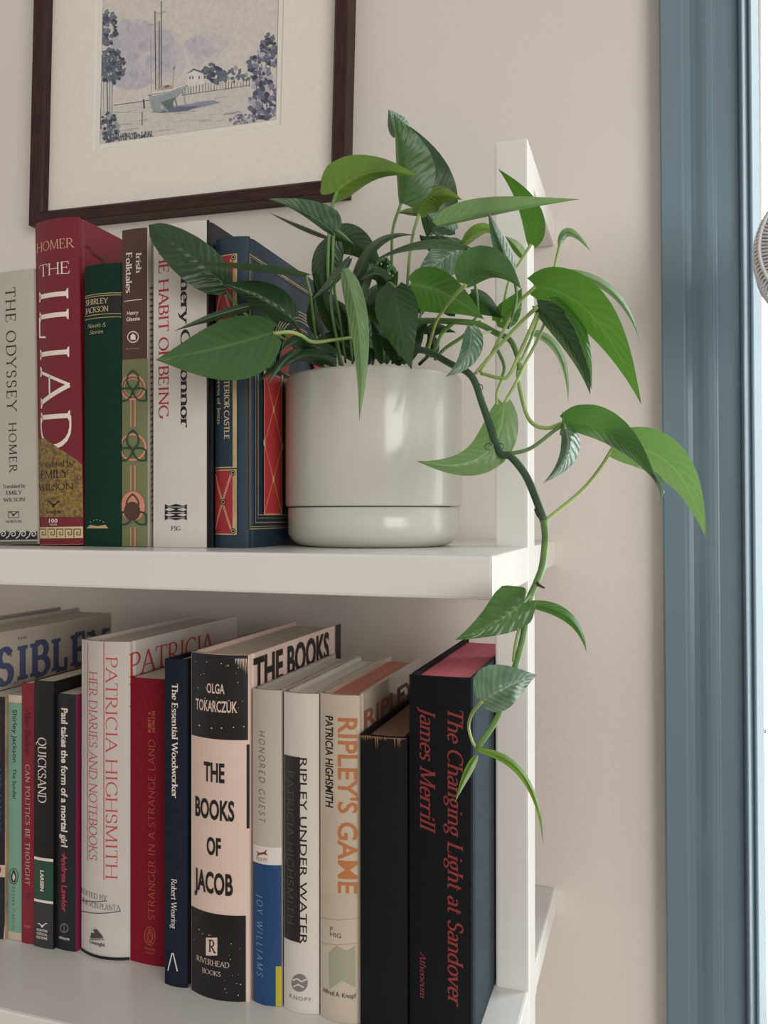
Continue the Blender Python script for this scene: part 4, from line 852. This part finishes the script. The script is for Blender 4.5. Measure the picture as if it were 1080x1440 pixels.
def leaf(m, base, mid, tip, wl, wr, ys, dl=.012, dr=.012, lobe=.05, cup=0.0, blunt=False):
    """midrib through three image points at depths ys; wl/wr half widths (px) left/right of travel, dl/dr how far each edge swings toward (-) or away (+) in depth"""
    NT, NW = 18, 5
    cx, cy = 2 * mid[0] - (base[0] + tip[0]) / 2, 2 * mid[1] - (base[1] + tip[1]) / 2
    yc_ = 2 * ys[1] - (ys[0] + ys[2]) / 2
    V, F, UV = [], [], []; Lpx = math.hypot(tip[0] - base[0], tip[1] - base[1])
    for i in range(NT + 1):
        t = (i / NT) ** 1.15; a, b_, c = (1 - t) ** 2, 2 * t * (1 - t), t * t
        px_, py_ = a * base[0] + b_ * cx + c * tip[0], a * base[1] + b_ * cy + c * tip[1]; y = a * ys[0] + b_ * yc_ + c * ys[2]
        dx, dy = 2 * (1 - t) * (cx - base[0]) + 2 * t * (tip[0] - cx), 2 * (1 - t) * (cy - base[1]) + 2 * t * (tip[1] - cy); l = math.hypot(dx, dy) or 1; dx /= l; dy /= l
        s_ = sprof(t, SPB if blunt == True else SPH if blunt == 'heart' else SP)
        for k in range(-NW, NW + 1):
            w = k / NW; side = wl if w < 0 else wr; dep = dl if w < 0 else dr; q = abs(w)
            off = side * s_ * q; sg = -1 if w < 0 else 1           # w<0: left (dy,-dx)
            nx, ny = (dy, -dx) if w < 0 else (-dy, dx)
            back = lobe * Lpx * (math.sin(q * 2.55) if blunt == 'heart' else q ** 1.4) * max(0, 1 - t * 4) ** 1.2
            u_, v_ = px_ + nx * off - dx * back, py_ + ny * off - dy * back
            yy = y + dep * s_ * q ** 1.25 + cup * s_ * math.sin(q * math.pi) + .0006 * math.sin(t * 17 + w * 3) * q
            V.append(pp3(u_, v_, yy)); UV.append((t, .5 + w / 2))
    R_ = 2 * NW + 1
    for i in range(NT):
        for k in range(2 * NW): F.append((i * R_ + k, i * R_ + k + 1, (i + 1) * R_ + k + 1, (i + 1) * R_ + k))
    o = mesh_obj('leaf', V, F, LM[m], plant, True)
    ul = o.data.uv_layers.new(name='UVMap')
    for lp in o.data.loops: ul.data[lp.index].uv = UV[lp.vertex_index]
    return o
def stem(pts, r, m=stem_g, name='petiole', r1=None):
    return tube(name, [pp3(*p) for p in pts], r, r1 or r * .85, m, plant, 8, 6)

A_ = leaf
# left side
A_('dark', (318, 404), (270, 362), (209, 316), 32, 29, (.468, .455, .445), -.004, .012, .05, 0, True)
A_('dark', (411, 448), (362, 417), (314, 400), 16, 26, (.474, .462, .450), .004, .008)
A_('grey', (430, 388), (345, 377), (257, 368), 3, 8, (.470, .456, .440), .016, -.016)
A_('mid', (384, 468), (302, 490), (219, 506), 52, 37, (.462, .445, .425), -.006, .010)
A_('grey', (360, 428), (305, 443), (244, 466), 8, 6, (.470, .458, .446), .008, .008)
# crown
A_('bright', (474, 269), (524, 242), (588, 248), 36, 18, (.520, .512, .500), .004, .014, .16, 0, 'heart')
A_('silver', (468, 326), (425, 297), (377, 280), 7, 27, (.500, .485, .465), .008, -.006, .05, 0, 'heart')
A_('pale', (462, 318), (480, 330), (499, 345), 4, 4, (.500, .497, .492), .006, .006, 0)
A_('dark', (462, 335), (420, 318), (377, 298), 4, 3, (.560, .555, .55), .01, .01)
A_('mid', (564, 286), (561, 218), (553, 160), 5, 50, (.520, .510, .500), .012, .010)
A_('silver', (556, 192), (552, 172), (546, 154), 8, 22, (.515, .512, .51), .004, .012)
A_('dark', (607, 328), (600, 245), (568, 172), 18, 38, (.560, .555, .548), .004, .010)
A_('bright', (588, 301), (612, 274), (650, 281), 16, 22, (.545, .538, .53), .008, .012)
A_('bright', (590, 301), (574, 298), (558, 300), 5, 6, (.548, .545, .542), .006, .008)
A_('pale', (614, 318), (700, 298), (816, 280), 25, 4, (.490, .470, .440), .010, .004, .02)
A_('silver', (640, 325), (615, 312), (600, 300), 12, 18, (.525, .52, .515), .006, .008)
A_('vivid', (747, 343), (737, 290), (700, 237), 10, 22, (.500, .495, .485), .008, -.006)
A_('silver', (722, 384), (703, 340), (686, 296), 13, 9, (.462, .458, .452), .008, .008)
A_('silver', (652, 350), (618, 368), (579, 402), 28, 24, (.535, .53, .52), .008, -.004)
A_('dark', (655, 352), (612, 345), (590, 330), 14, 16, (.545, .54, .535), .008, .008)
A_('grey', (656, 350), (590, 347), (523, 368), 5, 9, (.500, .485, .475), .014, -.010)
A_('grey', (497, 402), (530, 344), (584, 331), 8, 7, (.510, .500, .490), .010, .010)
A_('mid', (655, 400), (690, 379), (733, 406), 36, 14, (.462, .452, .448), .006, .016)
A_('vivid', (579, 400), (626, 413), (681, 449), 30, 34, (.490, .484, .475), .010, .004)
A_('dark', (662, 412), (685, 428), (707, 447), 12, 20, (.50, .498, .495), .008, .008)
A_('vivid', (697, 452), (716, 432), (734, 405), 14, 22, (.497, .494, .49), .006, .008)
A_('bright', (652, 344), (680, 322), (700, 338), 10, 8, (.53, .525, .52), .006, .012)
A_('bright', (735, 362), (723, 345), (710, 332), 6, 9, (.525, .52, .515), .006, .008)
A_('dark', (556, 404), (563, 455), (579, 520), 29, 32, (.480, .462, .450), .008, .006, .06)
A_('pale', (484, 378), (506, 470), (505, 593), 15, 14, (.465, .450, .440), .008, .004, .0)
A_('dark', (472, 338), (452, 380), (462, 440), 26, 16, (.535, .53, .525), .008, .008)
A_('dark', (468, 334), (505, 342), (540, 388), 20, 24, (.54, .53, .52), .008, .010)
A_('grey', (492, 364), (466, 398), (434, 424), 6, 8, (.505, .50, .492), .010, .008)
A_('grey', (520, 372), (508, 410), (500, 452), 10, 9, (.515, .51, .505), .006, .006)
# right cluster
A_('vivid', (752, 403), (834, 446), (902, 569), 37, 26, (.480, .462, .440), -.010, .012)
A_('pale', (792, 382), (862, 412), (901, 483), 7, 6, (.510, .500, .488), .008, .006)
A_('dark', (756, 431), (803, 484), (830, 555), 22, 14, (.468, .460, .450), .006, .012)
A_('vivid', (775, 425), (812, 470), (832, 548), 16, 16, (.474, .464, .452), .006, .006)
A_('pale', (745, 467), (786, 497), (799, 568), 7, 6, (.505, .498, .490), .006, .010)
A_('pale', (789, 337), (804, 327), (831, 354), 6, 7, (.505, .500, .494), .005, .008, .2)
A_('mid', (795, 594), (864, 614), (924, 680), 30, 16, (.470, .455, .438), -.008, .012)
A_('silver', (917, 664), (930, 684), (928, 708), 5, 6, (.440, .437, .434), .003, .003, 0)
A_('pale', (861, 631), (944, 655), (993, 758), 33, 27, (.470, .450, .425), -.006, .010)
A_('silver', (795, 602), (795, 642), (763, 680), 17, 10, (.463, .456, .450), .022, .004)
A_('pale', (709, 568), (676, 643), (585, 648), 27, 27, (.468, .455, .442), .006, .010)
A_('bright', (788, 612), (792, 598), (791, 577), 3, 5, (.468, .467, .466), .003, .003, 0)
A_('silver', (662, 460), (656, 500), (626, 530), 18, 12, (.462, .455, .448), .008, .004)
# hanging vine
A_('gloss', (735, 849), (694, 877), (640, 900), 27, 38, (.404, .386, .376), .004, .016, .16, 0, 'heart')
A_('vivid', (744, 850), (799, 869), (825, 918), 9, 8, (.412, .405, .400), .006, .008)
A_('silver', (678, 986), (713, 966), (755, 949), 40, 28, (.386, .386, .402), .004, .012, .05)
A_('bright', (669, 1054), (737, 1092), (764, 1190), 5, 7, (.405, .400, .396), .004, .006, 0)
A_('bright', (671, 1062), (655, 1092), (640, 1128), 6, 6, (.405, .402, .398), .006, .006, 0)
# deep foliage round the pot rim
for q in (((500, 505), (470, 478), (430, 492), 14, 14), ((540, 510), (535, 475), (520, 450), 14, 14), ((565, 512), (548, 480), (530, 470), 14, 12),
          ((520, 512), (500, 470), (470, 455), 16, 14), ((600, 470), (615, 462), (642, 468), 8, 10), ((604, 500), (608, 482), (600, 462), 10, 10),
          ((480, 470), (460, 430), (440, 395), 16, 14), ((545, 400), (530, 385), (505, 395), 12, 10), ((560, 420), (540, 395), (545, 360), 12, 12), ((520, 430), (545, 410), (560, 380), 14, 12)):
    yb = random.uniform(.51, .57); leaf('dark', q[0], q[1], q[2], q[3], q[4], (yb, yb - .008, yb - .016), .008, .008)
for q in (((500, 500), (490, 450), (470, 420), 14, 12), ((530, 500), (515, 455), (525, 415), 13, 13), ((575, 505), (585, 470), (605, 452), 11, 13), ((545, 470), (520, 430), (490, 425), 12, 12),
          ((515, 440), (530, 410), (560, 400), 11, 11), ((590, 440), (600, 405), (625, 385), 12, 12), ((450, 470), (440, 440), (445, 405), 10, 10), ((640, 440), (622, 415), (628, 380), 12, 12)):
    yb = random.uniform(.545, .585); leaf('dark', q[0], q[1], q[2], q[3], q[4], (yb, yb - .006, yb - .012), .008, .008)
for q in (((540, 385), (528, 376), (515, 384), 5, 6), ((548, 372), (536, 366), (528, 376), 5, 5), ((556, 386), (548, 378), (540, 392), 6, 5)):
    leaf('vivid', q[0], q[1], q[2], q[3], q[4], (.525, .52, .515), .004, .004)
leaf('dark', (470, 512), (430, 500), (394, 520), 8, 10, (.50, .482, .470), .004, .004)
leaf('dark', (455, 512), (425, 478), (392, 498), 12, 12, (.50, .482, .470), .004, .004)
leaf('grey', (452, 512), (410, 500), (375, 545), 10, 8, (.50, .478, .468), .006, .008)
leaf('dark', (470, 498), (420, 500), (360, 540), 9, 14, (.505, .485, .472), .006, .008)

# stems
V1 = [(560, 506, .515), (592, 492, .500), (634, 512, .488), (663, 529, .476), (679, 570, .468), (702, 634, .460), (718, 642, .459), (739, 668, .455), (755, 705, .450), (765, 733, .446), (767, 758, .436), (763, 795, .424), (755, 818, .416), (742, 850, .410), (733, 907, .406), (703, 1001, .404), (671, 1053, .403)]
tube('vine', [pp3(*p) for p in V1[:10]], .0021, .0022, stem_d, plant, 10, 6); tube('vine', [pp3(*p) for p in V1[9:]], .0021, .0014, stem_g, plant, 10, 6)
tube('vine', [pp3(*p) for p in ((560, 452, .52), (594, 451, .51), (640, 452, .50), (673, 456, .497), (697, 468, .494), (718, 479, .490), (729, 505, .482), (731, 520, .478))], .0020, .0016, stem_g, plant, 8, 6)
S = stem
S([(702, 634, .460), (712, 638, .461), (745, 631, .464), (779, 606, .468), (795, 594, .470)], .0012)
S([(765, 733, .446), (780, 722, .450), (818, 690, .460), (843, 660, .466), (861, 631, .470)], .0012, stem_l)
S([(731, 507, .480), (729, 533, .478), (739, 578, .474), (751, 597, .472), (771, 602, .471), (790, 595, .470)], .0013, stem_l)
S([(753, 403, .480), (729, 427, .484), (708, 465, .484), (690, 500, .480), (675, 524, .477)], .0011, stem_l)
S([(756, 431, .468), (731, 455, .476), (697, 492, .480), (668, 526, .477)], .0012, stem_l)
S([(757, 439, .472), (744, 468, .474), (731, 496, .476), (718, 524, .476), (707, 532, .476), (676, 525, .477)], .0012, stem_l)
S([(768, 450, .478), (755, 480, .478), (739, 510, .478), (730, 530, .476), (709, 567, .469)], .0010, stem_l)
S([(706, 534, .476), (699, 552, .473), (699, 570, .470)], .0010, stem_l)
S([(699, 490, .490), (709, 515, .482), (705, 534, .477)], .0011)
S([(747, 343, .500), (733, 366, .502), (716, 395, .504), (704, 452, .497)], .0010, stem_l)
S([(789, 337, .505), (783, 362, .506), (772, 410, .505), (745, 480, .495), (731, 512, .480)], .0010, stem_l)
S([(655, 400, .462), (640, 415, .470), (625, 434, .482), (612, 456, .495), (600, 500, .52)], .0012, stem_l)
S([(474, 269, .520), (467, 292, .522), (462, 340, .525), (462, 407, .53), (472, 470, .535), (482, 516, .54)], .0013)
S([(470, 300, .530), (468, 360, .532), (466, 430, .535), (478, 514, .54)], .0012)
S([(564, 286, .520), (553, 320, .525), (551, 352, .53), (551, 410, .535), (552, 512, .54)], .0011)
S([(589, 301, .545), (579, 338, .545), (573, 398, .545), (570, 512, .55)], .0011, stem_l)
S([(384, 469, .462), (407, 467, .468), (424, 472, .476), (440, 481, .484), (470, 478, .495), (500, 474, .51)], .0013, stem_l)
S([(317, 409, .468), (333, 429, .472), (353, 448, .476), (392, 472, .482), (430, 500, .505)], .0010)
S([(411, 448, .474), (424, 470, .492), (450, 505, .52)], .0010, stem_d)
S([(430, 388, .470), (436, 412, .478), (442, 460, .50), (450, 508, .52)], .0010)
S([(360, 428, .470), (385, 455, .482), (425, 492, .50)], .0009)
S([(484, 380, .465), (470, 400, .49), (478, 450, .52), (486, 510, .54)], .0010)
S([(556, 404, .480), (545, 400, .50), (540, 440, .53), (540, 510, .54)], .0010)
S([(579, 400, .490), (570, 420, .51), (560, 510, .53)], .0010)
S([(497, 402, .510), (490, 440, .525), (496, 512, .535)], .0010)
S([(656, 350, .500), (668, 400, .50), (672, 440, .498), (660, 456, .498)], .0010)
S([(662, 460, .462), (668, 470, .47), (690, 466, .49)], .0010, stem_l)
S([(678, 986, .386), (664, 1003, .392), (659, 1022, .403), (664, 1042, .403), (670, 1052, .403)], .0009, stem_l)
S([(735, 849, .404), (744, 838, .410), (754, 822, .415)], .0009)
S([(745, 851, .412), (741, 852, .411), (740, 856, .410)], .0009)
S([(722, 930, .405), (725, 905, .405), (735, 862, .408)], .0008, stem_l)
S([(795, 603, .463), (794, 598, .467), (792, 595, .470)], .0008, stem_l)
S([(722, 384, .462), (726, 420, .475), (715, 462, .49)], .0009)
S([(607, 328, .56), (603, 380, .555), (590, 450, .55), (575, 512, .55)], .0010)
S([(640, 452, .50), (622, 468, .505), (612, 490, .51), (590, 512, .53)], .0014)
S([(676, 452, .497), (650, 474, .50), (626, 490, .505), (612, 505, .52)], .0013)
for a, b_ in (((700, 628, .459), 1), ((690, 628, .459), -1), ((671, 545, .470), 1)):
    c = a; tube('tendril', [pp3(c[0] + 5 * math.cos(math.radians(q)) * b_ + 3 * b_, c[1] + 4.5 * math.sin(math.radians(q)), c[2] - .003) for q in range(200, 520, 40)], .0004, .0002, stem_d, plant, 6, 3)
tube('node_scale', [pp3(*p) for p in ((753, 716, .447), (757, 726, .445), (763, 732, .445))], .0009, .0005, mat('dry_brown', (.06, .035, .025), .8), plant, 6, 3)
tube('node_scale', [pp3(*p) for p in ((755, 820, .414), (760, 824, .413), (766, 827, .413))], .0010, .0004, MATS['dry_brown'], plant, 6, 3)
